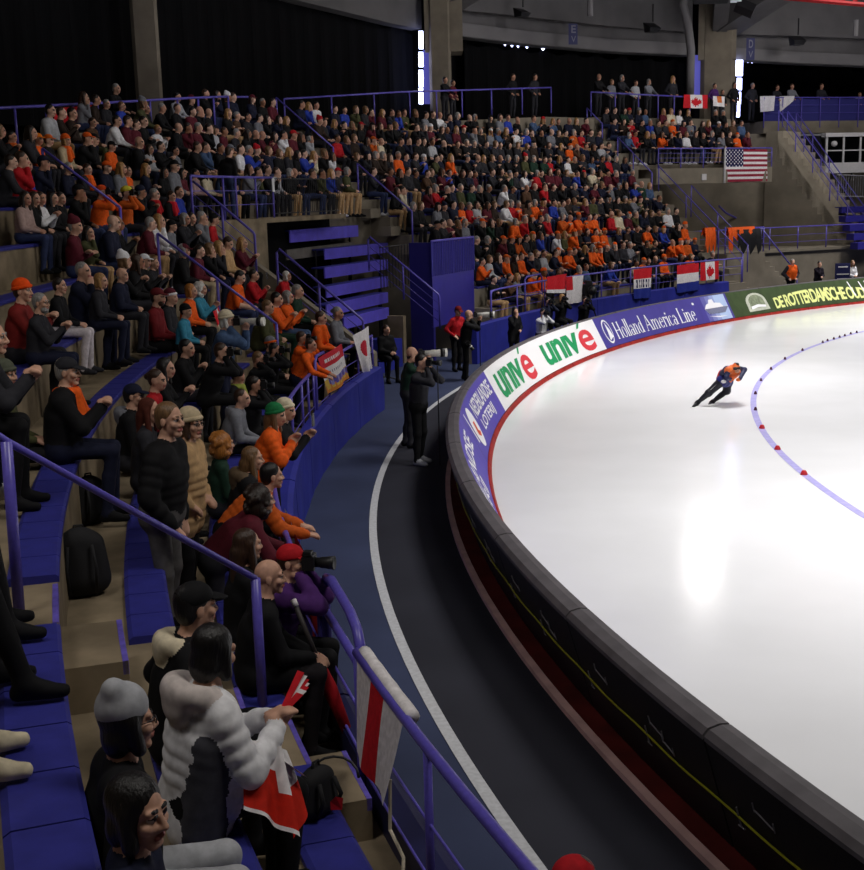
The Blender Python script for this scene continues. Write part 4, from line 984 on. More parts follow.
def hand(prims, w, dr, up, side, h, tag='skin', curl=.5, glove=False):
    "w wrist, dr direction of the fingers, up back of hand, side +1 right hand"
    dr = dr/np.linalg.norm(dr); x = np.cross(dr, up); x /= np.linalg.norm(x)+1e-9; up = np.cross(x, dr)
    Rm = np.stack([x, dr, up], 1)
    prims.append(ellp(w+dr*.045, (.040,.052,.020), tag, Rm))
    fr = .0095 if h < .011 else .0115
    for i, (o, L) in enumerate(((-.028,.060),(-.0095,.072),(.0095,.068),(.028,.052))):
        b = w+dr*.085+x*o; m = b+dr*L*.55-up*curl*.012; e = m+dr*L*.5-up*curl*.035
        prims.append(cap(b, m, fr, fr*.95, tag)); prims.append(cap(m, e, fr*.95, fr*.8, tag))
    s = -x*side
    b = w+dr*.025+s*.03; m = b+s*.022+dr*.03-up*.012; e = m+dr*.032-up*.012*curl
    prims.append(cap(b, m, .013, .011, tag)); prims.append(cap(m, e, .011, .009, tag))
def figure(sit=True, lean=.12, twist=0., hyaw=0., hpitch=0., arms='lap', h=.02, bulk=.0, puff=0., knee=0., coat=0., hood=None, split=None, legs=None, slim=0., hroll=0., spread=.11, shirt=False, stoop=0., fat=0., feetz=-.54, splitc=None):
    pr = []; A = pr.append
    pz = .12 if sit else .93
    pel = np.array([0, 0., pz]); sp = np.array([math.sin(twist)*0, math.sin(lean), math.cos(lean)])
    ch = pel+sp*.30; nk = pel+sp*.50+np.array([0, .035*stoop*3, 0]); g = bulk; top = 'top'
    Rt = rotz(twist)
    def X(p, dx, dy=0, dz=0): return p+Rt@np.array([dx, dy, dz])
    # trunk
    A(cap(X(pel,-.075), X(pel,.075), .125+g*.6+fat, .125+g*.6+fat, 'pants' if not coat else top))
    A(cap(pel+sp*.09, ch, .135+g+fat, .14+g+fat*.5, top, puff))
    A(cap(X(pel+sp*.10,-.06), X(ch,-.085), .115+g+fat, .115+g, top, puff)); A(cap(X(pel+sp*.10,.06), X(ch,.085), .115+g+fat, .115+g, top, puff))
    if split: A(cap(X(pel-sp*.10,.125,-.02), X(ch,.135,-.02), .085+g, .075+g, 'split', 0)); A(cap(X(pel-sp*.10,.06), X(pel,-.06), .13+g, .13+g, top, 0)); A(cap(X(pel+sp*.02,.10,.06), X(ch,.08,.05), .10+g, .10+g, top, puff))
    sh = nk-sp*.055
    A(cap(X(sh,-.145), X(sh,.145), .068+g*.8, .068+g*.8, top)); A(cap(X(ch,-.08,.0), X(sh,-.10), .11+g, .085+g, top, puff)); A(cap(X(ch,.08), X(sh,.10), .11+g, .085+g, top, puff))
    hi0 = len(pr)
    # head
    Rh = rotz(twist+hyaw)@rotx(-hpitch)@roty(hroll)
    hc = nk+sp*.05+np.array([0,.02,.135])+Rt@np.array([0,.02+stoop*.1,0])
    def Hd(x, y, z): return hc+Rh@np.array([x, y, z])
    A(cap(nk-sp*.02, Hd(0,-.02,-.06), .058, .055, 'skin')); A(cap(nk-sp*.03, nk+sp*.012, .075, .066, top))
    def he(c, r, t, extra=None): A(ellp(Hd(*c), r, t, Rh if extra is None else Rh@extra))
    he((0,-.012,.032), (.074,.094,.092), 'skin'); he((0,.026,-.040), (.057,.062,.076), 'skin'); A(cap(Hd(-.012,.062,-.098), Hd(.012,.062,-.098), .022, .022, 'skin'))
    A(cap(Hd(0,.088,.008), Hd(0,.106,-.030), .009, .0135, 'skin')); A(cap(Hd(-.014,.092,-.036), Hd(.014,.092,-.036), .009, .009, 'skin'))
    A(cap(Hd(-.04,.072,.026), Hd(.04,.072,.026), .013, .013, 'skin'))
    for s in (-1, 1):
        he((s*.076,-.008,-.008), (.010,.020,.031), 'skin'); he((s*.042,.062,-.022), (.024,.022,.02), 'skin')
        if h <= .0135:
            he((s*.030,.0765,.006), (.0150,.0105,.0070), 'sclera'); he((s*.029,.0850,.006), (.0062,.0030,.0062), 'eye')
            A(cap(Hd(s*.017,.0865,.0125), Hd(s*.030,.0885,.0145), .0018, .0020, 'lash')); A(cap(Hd(s*.030,.0885,.0145), Hd(s*.045,.079,.0115), .0020, .0014, 'lash'))
            A(cap(Hd(s*.015,.0885,.030), Hd(s*.033,.0875,.034), .0026, .0026, 'brow')); A(cap(Hd(s*.033,.0875,.034), Hd(s*.050,.073,.029), .0026, .0016, 'brow'))
            A(cap(Hd(s*.010,.093,-.032), Hd(s*.017,.084,-.036), .0075, .006, 'skin')); he((s*.034,.060,-.028), (.028,.026,.026), 'skin')
        elif h <= .019:
            he((s*.031,.081,.006), (.0125,.0085,.0050), 'eye')
            if h <= .0135: A(cap(Hd(s*.018,.0875,.029), Hd(s*.046,.076,.031), .0045, .0035, 'brow'))
    if h <= .0135:
        A(cap(Hd(-.021,.084,-.0645), Hd(0,.0925,-.0615), .0042, .0052, 'lip')); A(cap(Hd(.021,.084,-.0645), Hd(0,.0925,-.0615), .0042, .0052, 'lip')); A(cap(Hd(-.015,.085,-.071), Hd(.015,.085,-.071), .0062, .0062, 'lip'))
    elif h <= .019: A(cap(Hd(-.018,.085,-.066), Hd(.018,.085,-.066), .0065, .0065, 'lip')); A(cap(Hd(-.008,.089,-.064), Hd(.008,.089,-.064), .006, .006, 'lip'))
    info_h = (hi0, len(pr))
    # legs
    if legs is None:
        if sit: legs = [((s*spread, .43+knee, .085+knee*.1), (s*(spread+.015), .40+knee*.6-.05*(s > 0), feetz+.07)) for s in (-1, 1)]
        else: legs = [((s*.105, .02, .50), (s*.12, -.02+.03*s, .085)) for s in (-1, 1)]
    for s, (kn, an) in zip((-1, 1), legs):
        kn, an = _np(kn), _np(an); hp = X(pel, s*.088); mt = 'pants'
        A(cap(hp, kn, .090-slim+fat*.4, .066-slim*.6, mt)); A(cap(kn, an, .064-slim*.6, .046, mt)); 
        mid = kn*.6+an*.4; bk = np.array([0,-.02,0]); A(cap(mid+bk, mid*.6+an*.4+bk*.4, .052-slim*.5, .045, mt))
        fd = np.array([s*.12, 1., 0]); fd /= np.linalg.norm(fd)
        he_ = an+np.array([0,0,-.045])-fd*.035; to = an+np.array([0,0,-.052])+fd*.165
        A(cap(he_, to, .040, .034, 'shoe')); A(cap(an, an+fd*.09+np.array([0,0,-.035]), .044, .036, 'shoe'))
    if coat:
        for s in (-1, 1):
            e = _np(legs[(s+1)//2][0]); hp = X(pel, s*.08); A(cap(hp, hp+(e-hp)*coat, .115+g, .105+g, top, puff))
    # arms
    fz = hc[2]-sh[2]
    P_ = {'lap': ((-.07,.30,pz+.10),(.07,.31,pz+.11)), 'knees': ((-.11,.40,pz+.09),(.12,.41,pz+.10)), 'clap': ((-.035,.36,pz+.34),(.035,.36,pz+.35)),
          'cam': ((-.06,.215,pz+.58),(.06,.20,pz+.58)), 'phone': ((-.04,.36,pz+.36),(.07,.34,pz+.34)), 'down': ((-.24,.04,pz-.10),(.24,.04,pz-.10)), 'pocket': ((-.20,.12,pz+.05),(.20,.12,pz+.05)),
          'cross': ((.09,.24,pz+.26),(-.09,.25,pz+.24)), 'chin': ((-.06,.28,pz+.12),(.03,.20,pz+.50)), 'rail': ((-.20,.42,pz+.10),(.18,.42,pz+.10)), 'up': ((-.05,.30,pz+.70),(.22,.26,pz+.62)),
          'hips': ((-.2,.02,pz+.1),(.2,.02,pz+.1)), 'lens': ((-.02,.36,pz+.52),(.07,.17,pz+.55)), 'one': ((-.07,.30,pz+.10),(.05,.22,pz+.46))}
    hands = P_[arms] if isinstance(arms, str) else arms
    info = {'hr': info_h, 'hc': hc, 'Rh': Rh, 'hands': []}
    for s, ht in zip((-1, 1), hands):
        S_ = X(sh, s*.175); ht = _np(ht)
        if isinstance(arms, str): ht = Rt@(ht-pel)+pel
        if lean > .25 and isinstance(arms, str): ht = ht+np.array([0, (sp[1]-.12)*.45, -(1-sp[2])*.4])
        hint = (s*.55,-.35,-.75) if arms not in ('down','hips') else (s*.5,-.9,0)
        el, wr = ik(S_, ht, .29, .255, hint)
        r0 = .062+g*.75; A(cap(S_, el, r0, r0*.84, 'sleeve', puff)); A(cap(el, wr, r0*.82, .040+g*.5, 'sleeve' if not shirt else 'skin', puff))
        fdir = (wr-el)/np.linalg.norm(wr-el); inward = np.array([-s*.9, .2, .3])
        hand(pr, wr+fdir*.008, fdir*.8+inward*(.35 if arms in ('lap','cross','knees') else .12), np.array([s*.85,.1,.5]) if arms in ('clap','cam','lens','phone') else np.array([s*.2,.2,1.]), s, h)
        info['hands'].append(wr+fdir*.07)
    if hood == 'down':
        for a in np.linspace(-2.3, 2.3, 12):
            pass
        pts = [nk+Rt@np.array([.105*math.sin(a), -.05-.075*math.cos(a), .03-.045*(a/2.2)**2]) for a in np.linspace(-2.2, 2.2, 9)]
        for a, b in zip(pts, pts[1:]): A(cap(a, b, .042, .042, 'hood'))
        A(ellp(nk+np.array([0,-.12,-.02]), (.10,.06,.09), 'hood'))
    if hood == 'fur':
        pts = [nk+Rt@np.array([.125*math.sin(a), -.06-.085*math.cos(a), .05-.05*(a/2.2)**2]) for a in np.linspace(-2.3, 2.3, 11)]
        for a, b in zip(pts, pts[1:]): A(cap(a, b, .05, .05, 'hood'))
        A(ellp(nk+np.array([0,-.13,-.02]), (.13,.07,.11), 'hood'))
    if hood == 'scarf':
        pts = [nk+np.array([.085*math.sin(a), .02+.085*math.cos(a), .01]) for a in np.linspace(0, 2*PI, 11)]
        for a, b in zip(pts, pts[1:]): A(cap(a, b, .034, .034, 'hood'))
        A(cap(nk+np.array([.05,.10,0]), nk+np.array([.06,.15,-.25]), .04, .05, 'hood')); A(cap(nk+np.array([-.05,.10,0]), nk+np.array([-.05,.15,-.18]), .04, .05, 'hood'))
    return pr, info
_fig = {}
def fig_mesh(**kw):
    key = repr(sorted(kw.items()))
    if key not in _fig:
        pr, info = figure(**kw); h = kw.get('h', .02)
        if h <= .0135:
            a_, b_ = info['hr']; hp = pr[a_:b_]; bp = pr[:a_]+[hp[0], hp[1]]+pr[b_:]
            V, Q, T, tags = skin_mesh(bp, h, .028); V2, Q2, T2, t2 = skin_mesh([p for i_, p in enumerate(hp) if i_ != 1], .0038 if h < .0105 else .0048, .012)
            tags = list(tags)
            for t in t2:
                if t not in tags: tags.append(t)
            T = np.concatenate([T, np.array([tags.index(t) for t in t2])[T2]]); Q = np.concatenate([Q, Q2+len(V)]); V = np.concatenate([V, V2])
        else: V, Q, T, tags = skin_mesh(pr, h, .032)
        _fig[key] = (to_mesh('person', V, Q, T), tags, info)
    return _fig[key]
# hair and headgear, in head coordinates
def _hair(kind, h=.012):
    E = ellp; c = []; cuts = []; hz = None; k = .02
    if kind == 'short': c = [E((0,-.022,.046),(.082,.095,.090),'x'), E((0,-.055,.0),(.074,.058,.09),'x')]; cuts = [E((0,.115,-.02),(.085,.075,.075),'x')]
    elif kind == 'crop': c = [E((0,-.02,.043),(.078,.092,.087),'x'), E((0,-.05,.005),(.071,.055,.08),'x')]; cuts = [E((0,.115,-.01),(.09,.08,.085),'x')]
    elif kind == 'fringe': c = [E((0,-.02,.02),(.078,.088,.075),'x'), E((0,-.055,-.02),(.074,.05,.07),'x')]; hz = ((0,.35,-1), .0); cuts = [E((0,.1,0),(.09,.08,.1),'x')]
    elif kind == 'long': c = [E((0,-.024,.046),(.084,.096,.092),'x'), E((0,-.06,-.03),(.080,.058,.12),'x'), cap((-.066,-.01,.02),(-.078,.01,-.19),.034,.03,'x'), cap((.066,-.01,.02),(.078,.01,-.19),.034,.03,'x'), cap((0,-.075,-.05),(0,-.10,-.25),.075,.055,'x')]; cuts = [E((0,.125,-.025),(.080,.095,.105),'x')]
    elif kind == 'bob': c = [E((0,-.022,.044),(.088,.098,.094),'x'), E((0,-.05,-.05),(.085,.06,.09),'x'), cap((-.07,.0,.02),(-.074,.02,-.09),.03,.03,'x'), cap((.07,.0,.02),(.074,.02,-.09),.03,.03,'x')]; cuts = [E((0,.125,-.025),(.080,.098,.098),'x')]
    elif kind == 'bun': c = [E((0,-.022,.046),(.080,.095,.089),'x'), E((0,-.05,0),(.07,.055,.08),'x'), E((0,-.12,.04),(.04,.04,.04),'x')]; cuts = [E((0,.115,-.02),(.085,.075,.075),'x')]
    elif kind == 'curly':
        rs = np.random.RandomState(3); c = [E((0,-.03,.03),(.105,.11,.115),'x'), E((0,-.05,-.06),(.11,.08,.12),'x')]
        for _ in range(46):
            a, b = rs.uniform(0, 2*PI), rs.uniform(-1, .95); r = (1-b*b)**.5; p = np.array([.105*r*math.cos(a), -.04+.105*r*math.sin(a), -.01+.15*b])
            if p[1] < .045: c.append(E(p, [rs.uniform(.022,.036)]*3, 'x'))
        cuts = [E((0,.13,-.03),(.07,.09,.10),'x')]; k = .01
    elif kind == 'cap': c = [E((0,-.012,.050),(.086,.104,.088),'x')]; hz = ((0,-.12,1), .032)
    elif kind == 'brim': c = [E((0,.098,.040),(.070,.078,.012),'x', rotx(-.22))]; h = .009
    elif kind == 'beanie': c = [E((0,-.018,.060),(.091,.106,.092),'x')]; hz = ((0,-.2,1), .022)
    elif kind == 'cuff':
        pts = [np.array([.083*math.cos(a), -.012+.098*math.sin(a), .040+.016*math.sin(a)]) for a in np.linspace(0, 2*PI, 19)]
        c = [cap(a, b, .017, .017, 'x') for a, b in zip(pts, pts[1:])]
    elif kind == 'pompom': c = [E((0,-.03,.165),(.035,.035,.032),'x')]
    elif kind == 'hoodup': c = [E((0,-.03,.02),(.112,.125,.135),'x'), E((0,-.07,-.09),(.11,.08,.10),'x')]; cuts = [E((0,.10,-.01),(.078,.13,.105),'x')]
    elif kind == 'helmet': c = [E((0,-.012,.055),(.10,.125,.095),'x')]; hz = ((0,-.1,1), .035)
    elif kind == 'tuque': c = [E((0,-.02,.07),(.09,.105,.10),'x'), E((.02,-.05,.15),(.05,.05,.05),'x')]; hz = ((0,-.2,1), .022)
    elif kind == 'beard': c = [E((0,.040,-.075),(.058,.055,.062),'x')]; cuts = [E((0,.085,-.005),(.06,.06,.058),'x')]
    elif kind == 'horns': c = [cap((.04,0,.13),(.08,.0,.19),.03,.012,'x'), cap((-.04,0,.13),(-.08,.0,.19),.03,.012,'x'), E((0,-.012,.05),(.09,.106,.092),'x')]; hz = ((0,-.1,1), .03)
    V, Q, T, _ = skin_mesh(c, h, k, cuts, 1, hz)
    return to_mesh('hair', V, Q)
_hm = {}
GLASS_F = mat('spectacle_frame', srgb(24,24,28), .4)
def glasses_mesh():
    mb = MB()
    for s in (-1, 1):
        mb.tube([(s*.033+.021*math.cos(a), .100, .004+.016*math.sin(a)) for a in np.linspace(0, 2*PI, 11)], .0025, 5); mb.tube([(s*.054,.098,.008),(s*.078,.0,.008)], .0022, 5)
    mb.tube([(-.012,.101,.006),(.012,.101,.006)], .0022, 5)
    o = mb.build('glasses', GLASS_F); me = o.data; D.objects.remove(o); return me
def hair_obj(kind, name, m, parent, M4):
    if kind not in _hm: _hm[kind] = glasses_mesh() if kind == 'glasses' else _hair(kind)
    me = _hm[kind]
    if not me.materials: me.materials.append(None)
    o = D.objects.new(name, me); COL.objects.link(o); o.parent = parent; o.matrix_local = M4
    o.material_slots[0].link = 'OBJECT'; o.material_slots[0].material = m; return o
SK = [cloth(206,160,136,.55,.35), cloth(190,140,116,.55,.35), cloth(216,174,152,.55,.35), cloth(160,112,86,.55,.35)]
SCL = cloth(196,186,178,.4,.4); EYE = mat('eye', (.02,.015,.015), .3); LIP = cloth(172,104,94,.5); BROW = cloth(50,38,30)
HC = {'black': hairmat(20,17,18), 'brown': hairmat(60,40,28), 'darkbrown': hairmat(38,27,22), 'blond': hairmat(170,128,76), 'grey': hairmat(150,148,146), 'white': hairmat(216,214,210), 'ginger': hairmat(176,112,50), 'sandy': hairmat(118,88,58)}
C = {'black': cloth(20,20,23), 'charcoal': cloth(44,44,50), 'navy': cloth(26,30,52), 'grey': cloth(122,124,132), 'lightgrey': cloth(176,178,184), 'white': cloth(232,232,236), 'red': cloth(186,28,38), 'maroon': cloth(92,28,42), 'orange': cloth(240,98,28), 'darkorange': cloth(204,92,30),
     'blue': cloth(44,66,170), 'denim': cloth(52,62,98), 'steel': cloth(70,92,128), 'teal': cloth(60,140,170), 'green': cloth(30,120,70), 'olive': cloth(74,76,48), 'darkgreen': cloth(30,56,44), 'tan': cloth(196,160,116), 'beige': cloth(196,178,146), 'brown': cloth(84,60,44), 'cream': cloth(220,208,180), 'yellow': cloth(226,214,70), 'purple': cloth(80,42,110), 'pink': cloth(206,150,176), 'darkbrown': cloth(48,36,30)}
def col(c): return C[c] if isinstance(c, str) else c
people = []      # (row, az, object)
def place_body(mesh, tags, pos, ang, mats, scale=1., name='person'):
    if not mesh.materials:
        for t in tags: mesh.materials.append(None)
    o = D.objects.new(name, mesh); COL.objects.link(o); o.location = pos; o.rotation_euler = (0, 0, ang); o.scale = (scale,)*3
    for i, t in enumerate(tags):
        o.material_slots[i].link = 'OBJECT'; o.material_slots[i].material = mats.get(t) or mats['top']
    return o
def vox(d): return .0095 if d < 7.2 else .013 if d < 13 else .017 if d < 21 else .019 if d < 32 else .026
def inward(az): return math.radians(az)+PI/2     # body rotation so that +Y points at the rink centre
HAIRNAME = {'cap':'cap','beanie':'beanie','hoodup':'hood','helmet':'helmet','tuque':'beanie','horns':'hat'}
def dress(o, info, hair, hat, far=False, glass=False, beard=None):
    M4 = Matrix.Translation(Vector(info['hc'])) @ Matrix(info['Rh'].tolist()).to_4x4()
    if hair: hair_obj(hair[0], 'hair', HC[hair[1]] if hair[1] in HC else col(hair[1]), o, M4)
    if hat:
        q = hair_obj(hat[0], HAIRNAME[hat[0]], col(hat[1]), o, M4)
        if hat[0] == 'cap':
            hair_obj('brim', 'cap_brim', col(hat[2] if len(hat) > 2 else hat[1]), q, Matrix())
        if hat[0] == 'beanie' and not far: hair_obj('cuff', 'beanie_cuff', col(hat[2] if len(hat) > 2 else hat[1]), q, Matrix())
        if hat[0] == 'beanie' and len(hat) > 3: hair_obj('pompom', 'pompom', col(hat[3]), q, Matrix())
    if glass: hair_obj('glasses', 'glasses', GLASS_F, o, M4)
    if beard: hair_obj('beard', 'beard', HC[beard], o, M4)
def person(x, y, k, label, top='black', pants='charcoal', shoe='black', hair=('short','brown'), hat=None, skin=0, sit=True, gaze=None, body=None, arms='lap', lean=.12, R=None, sleeve=None, hoodc=None, ground=None, glass=False, beard=None, scale=None, group=None, hpitch=0., dz=0., name='person', fix=None, dd_=None, **kw):
    "head centre at pixel (x,y), on row k; ground: feet pixel on the floor instead"
    if fix is not None: pos0 = Vector(fix); az = pol(pos0)[1]
    elif ground: pos0 = at_z(*ground, dz); az = pol(pos0)[1]
    else:
        Rr = R or (Rk(k)+(.20 if sit else .42)); zf = (Zk(k)+.05 if sit else Zk(k)) if k >= 0 else (.71 if not sit else .71+.42)
        zf += dz; zh = zf+(.80 if sit else 1.58); best = None
        for a in np.arange(210, 100, -.05):
            q = P(Rr-.08, a, zh); u, v, d = px(q)
            if d > 1 and abs(u-x) < 40+0*abs(v-y):
                e = abs(u-x)+.25*abs(v-y)
                if best is None or e < best[0]: best = (e, a)
        az = best[1] if best else 180; pos0 = P(Rr, az, zf)
    b = inward(az) if body is None else math.radians(body)-PI/2
    g = (math.radians(gaze)-PI/2-b if gaze is not None else 0.)
    g = (g+PI) % (2*PI)-PI
    d = dd_ or px(at_z(x, y, pos0.z+(.85 if sit else 1.6)) if (fix is None and not ground and y > 255) else pos0+Vector((0,0,.8)))[2]; _ = (pos0+Vector((0,0,.8)))[2]; h = kw.pop('h', vox(d))
    tw = max(-.6, min(.6, g*.35))
    me, tags, info = fig_mesh(sit=sit, lean=lean, twist=round(tw,2), hyaw=round(g-tw,2), hpitch=hpitch, arms=arms, h=h, **kw)
    s = scale or 1.
    if dd_:
        Hp = at_d(x, y, dd_); az = pol(Hp)[1]
        for _ in range(3):
            if body is None: b = inward(az)
            s = (Hp.z-pos0.z)/info['hc'][2]; off = Matrix.Rotation(b, 3, 'Z') @ Vector(info['hc'])*s; pos0 = Vector((Hp.x-off.x, Hp.y-off.y, pos0.z)); az = pol(pos0)[1]
    elif fix is None and not ground and y > 255 and k is not None:
        best = None
        for sc_ in np.arange(.74 if 'child' in label else .84, 1.125, .02):
            q = at_z(x, y, pos0.z+info['hc'][2]*sc_)
            for _ in range(2):
                aa = pol(q)[1]; bb = inward(aa) if body is None else b
                off = Matrix.Rotation(bb, 3, 'Z') @ Vector(info['hc'])*sc_; q2 = q-Vector((off.x, off.y, 0))
            e = abs(pol(q2)[0]-Rr)+1.5*abs(sc_-1)
            if best is None or e < best[0]: best = (e, sc_, q2, bb)
        s = best[1]; b = best[3]; pos0 = Vector((best[2].x, best[2].y, pos0.z)); az = pol(pos0)[1]; scale = s
    elif fix is None and not ground:
        for it in range(4):
            wp = pos0+Matrix.Rotation(b, 3, 'Z') @ (Vector(info['hc'])*s); u, v, dd = px(wp)
            az += (1 if px(P(pol(pos0)[0], az+.1, pos0.z))[0] > px(pos0)[0] else -1)*0
            du = px(P(pol(pos0)[0], az+.2, pos0.z))[0]-px(pos0)[0]
            if abs(du) > .3: az += max(-1.2, min(1.2, .2*(x-u)/du)); 
            if body is None: b = inward(az)
            pos0 = P(pol(pos0)[0], az, pos0.z)
        if scale is None:
            wp = pos0+Matrix.Rotation(b, 3, 'Z') @ (Vector(info['hc'])*s); u, v, dd = px(wp); s = max(.86, min(1.14, 1+(v-y)*dd/FPX/(info['hc'][2])))
            
    elif scale is None and ground and y is not None:
        wp = pos0+Matrix.Rotation(b, 3, 'Z') @ Vector(info['hc']); s = max(.8, min(1.2, 1+(px(wp)[1]-y)*d/FPX/info['hc'][2]))
    sk = SK[skin]; mats = {'skin': sk, 'top': col(top), 'sleeve': col(sleeve or top), 'pants': col(pants), 'shoe': col(shoe), 'eye': EYE, 'sclera': SCL, 'lash': EYE, 'lip': LIP, 'brow': HC.get(hair[1], BROW) if hair else BROW, 'hood': col(hoodc or top), 'split': col(kw.get('splitc') or top)}
    o = place_body(me, tags, pos0, b, mats, s, name)
    dress(o, info, hair, hat, d > 30, glass, beard)
    tag(o, label, 'person', group or ('spectators in the near stand' if k is not None else None)); people.append([k if k is not None else -9, az % 360, o])
    o['_d'] = d; 
    return o, info
def local(o, v): return o.matrix_basis @ Vector(v)
# ================================================================== THE PEOPLE NEAR THE CAMERA
PN = person
def thing_at(name, mbs, M4, label, cat, group=None):
    "mbs: [(part name, MB, material, smooth)] in local coordinates"
    t = empty(name, (0,0,0), 0, label, cat, group); t.matrix_world = M4
    for nm, mb, m, sm in mbs: mb.build(nm, m, t, sm)
    return t
def headM(o, info, off=(0,0,0)):
    return o.matrix_basis @ (Matrix.Translation(Vector(info['hc'])) @ Matrix(info['Rh'].tolist()).to_4x4() @ Matrix.Translation(Vector(off)))
M_LENSW = cloth(214,212,206,.5,.4); M_CAM = mat('camera_black', (.012,.012,.013), .45, .4)
def camera(o, info, label, L=.12, white=False, off=(.0,.13,.0), r=.04, rot=None):
    M4 = headM(o, info, off)
    if rot is not None: M4 = M4 @ rot
    b = MB(); b.box((0,.0,0),(.14,.07,.10)); b.box((0,-.005,.06),(.06,.06,.035)); b.box((.055,.01,0),(.035,.09,.10))
    l = MB(); RX = Matrix.Rotation(-PI/2,4,'X')
    l.lathe([(r*.8,0),(r*.8,L*.35),(r*.92,L*.38),(r*.92,L*.62),(r,L*.68),(r*1.12,L),(r*1.02,L),(r*.9,L*.98)], 14, (0,0,0), None, Matrix.Translation((0,.03,-.005)) @ RX)
    mbs = [('camera_body', b, M_CAM, False), ('lens', l, M_LENSW if white else M_CAM, True)]
    if white:
        q = MB(); q.lathe([(r*1.14,0),(r*1.16,L*.18),(r*1.05,L*.18)], 14, (0,0,0), None, Matrix.Translation((0,.03+L*.72,-.005)) @ RX); mbs.append(('lens_hood', q, M_CAM, True))
    return thing_at('camera', mbs, M4, label, 'camera', None)
def phone(o, info, label, off=(.02,.30,-.02), i=None):
    p = headM(o, info, off); b = MB(); b.box((0,0,0),(.075,.009,.15)); s_ = MB(); s_.box((0,-.006,0),(.066,.002,.138))
    return thing_at('phone', [('case', b, M_CAM, False), ('screen', s_, mat('screen_glow', (.5,.55,.65), .2, .5, emit=.5), False)], p, label, 'phone')
# ---- bottom of the frame
PN(138,812,1,'dark-haired woman in a navy coat with pale grey trousers, face turned to the ice','navy','lightgrey',hair=('bob','black'),skin=0,gaze=-28,arms='cross',lean=.02,hpitch=.04,bulk=.012)
PN(128,722,1,'person in a pale grey knitted beanie and glasses with a black coat','black','lightgrey',hair=('bob','black'),hat=('tuque','lightgrey'),gaze=22,arms='pocket',glass=True,bulk=.02,lean=.05)
girl, gi = PN(214,652,1,'person in a white and grey quilted hooded jacket looking at red and white clappers','white','black',hair=('bob','black'),gaze=50,body=28,arms=((-.02,.36,.42),(.10,.36,.40)),lean=.16,hpitch=.22,bulk=.022,puff=.010,hood='fur',hoodc=cloth(206,196,192),split='split',splitc=cloth(74,74,82))
PN(196,607,1,'person in a black coat with a white hood folded below a black cap','black','black',hair=('short','black'),hat=('cap','black'),gaze=35,arms='pocket',lean=.22,hood='down',hoodc='cream',bulk=.02)
bald, bi = PN(270,577,0,'bald man in a long black coat seated with a rolled red flag','black',cloth(40,36,40),hair=None,gaze=8,arms=((-.02,.40,.20),(.08,.38,.20)),lean=.2,coat=.5,bulk=.015,skin=0)
redc, ri = PN(292,562,0,'photographer in a red cap and purple jacket leaning on the railing','purple','black',hair=('crop','brown'),hat=('cap','red'),gaze=-12,body=0,arms='cam',lean=.28,bulk=.02,puff=.006,R=38.62)
camera(redc, ri, 'black camera held up by the photographer in the red cap', .16, False, (0,.13,.01), .045)
PN(248,545,0,'person with long brown hair in black behind the bald man','black','black',hair=('long','brown'),gaze=30,arms='lap',lean=.1,R=38.8)
PN(262,500,-1,'person with bushy dark hair bending forward in a maroon jumper','maroon','charcoal',hair=('curly','darkbrown'),gaze=20,sit=False,arms='rail',lean=.85,R=38.35,bulk=.02)
PN(272,476,-1,'dark-haired person bending forward in an orange padded jacket','darkorange','black',hair=('short','black'),gaze=20,sit=False,arms='rail',lean=.8,R=38.35,bulk=.025,puff=.008)
PN(253,459,0,'person with long brown hair and a fur trimmed black parka','black','black',hair=('long','sandy'),gaze=5,arms='lap',lean=.25,hood='fur',hoodc=cloth(96,80,62),bulk=.02,R=38.75)
PN(224,444,0,'person with curly ginger hair behind the tan padded coat','darkgreen','charcoal',hair=('curly','ginger'),gaze=25,arms='lap',R=39.0)
gr, gri = PN(276,415,-1,'person in a green beanie and orange padded coat standing at the railing','orange','black',hair=('long','sandy'),hat=('beanie','green'),gaze=-15,sit=False,arms='phone',lean=.25,R=38.45,bulk=.025,puff=.012,sleeve='orange',coat=.3)
wt, wti = PN(286,410,-1,'person in a white beanie and black coat taking a photo with a phone','black','black',hair=('short','brown'),hat=('beanie','cream'),gaze=-20,sit=False,arms='phone',lean=.3,R=38.40,bulk=.02)
phone(wt, wti, 'white phone raised over the railing beside the green beanie', (.05,.34,-.10))
PN(242,398,0,'man with cropped hair in a grey hooded jumper leaning forward','grey','black',hair=('crop','brown'),gaze=-10,arms='lap',lean=.35,hood='down',hoodc='grey',bulk=.015,R=38.85)
bl, bli = PN(170,420,0,'blond man standing in a black padded jacket and grey trousers','black',cloth(92,90,90),hair=('short','sandy'),gaze=-25,body=-5,sit=False,arms=((-.22,.08,.86),(.22,.13,.90)),bulk=.03,puff=.010,dd_=9.3)
PN(191,424,0,'person standing in a tan padded coat with a beige beanie and glasses','tan','black',hair=('bob','brown'),hat=('beanie','beige'),gaze=-30,body=0,sit=False,arms='pocket',bulk=.035,puff=.016,glass=True,hood='fur',hoodc=cloth(204,168,124),dd_=9.9,coat=.35)
PN(183,434,0,'person half hidden between the blond man and the tan coat','black','black',hair=('short','brown'),gaze=-20,sit=False,arms='pocket',dd_=10.6)
PN(68,372,2,'man in a dark grey cap and orange scarf clapping beside the aisle','black','navy',hair=('short','grey'),hat=('cap','charcoal'),arms='clap',gaze=-5,hood='scarf',hoodc='orange',bulk=.03,R=40.2)
PN(134,396,1,'person in a navy cap and glasses with a grey fleece collar','black','charcoal',hair=('short','black'),hat=('cap','navy'),gaze=0,arms='lap',glass=True,hood='down',hoodc='grey',bulk=.01)
PN(150,411,1,'person with straight auburn hair behind the blond man','charcoal','charcoal',hair=('long',cloth(84,40,30)),gaze=-10,arms='lap')
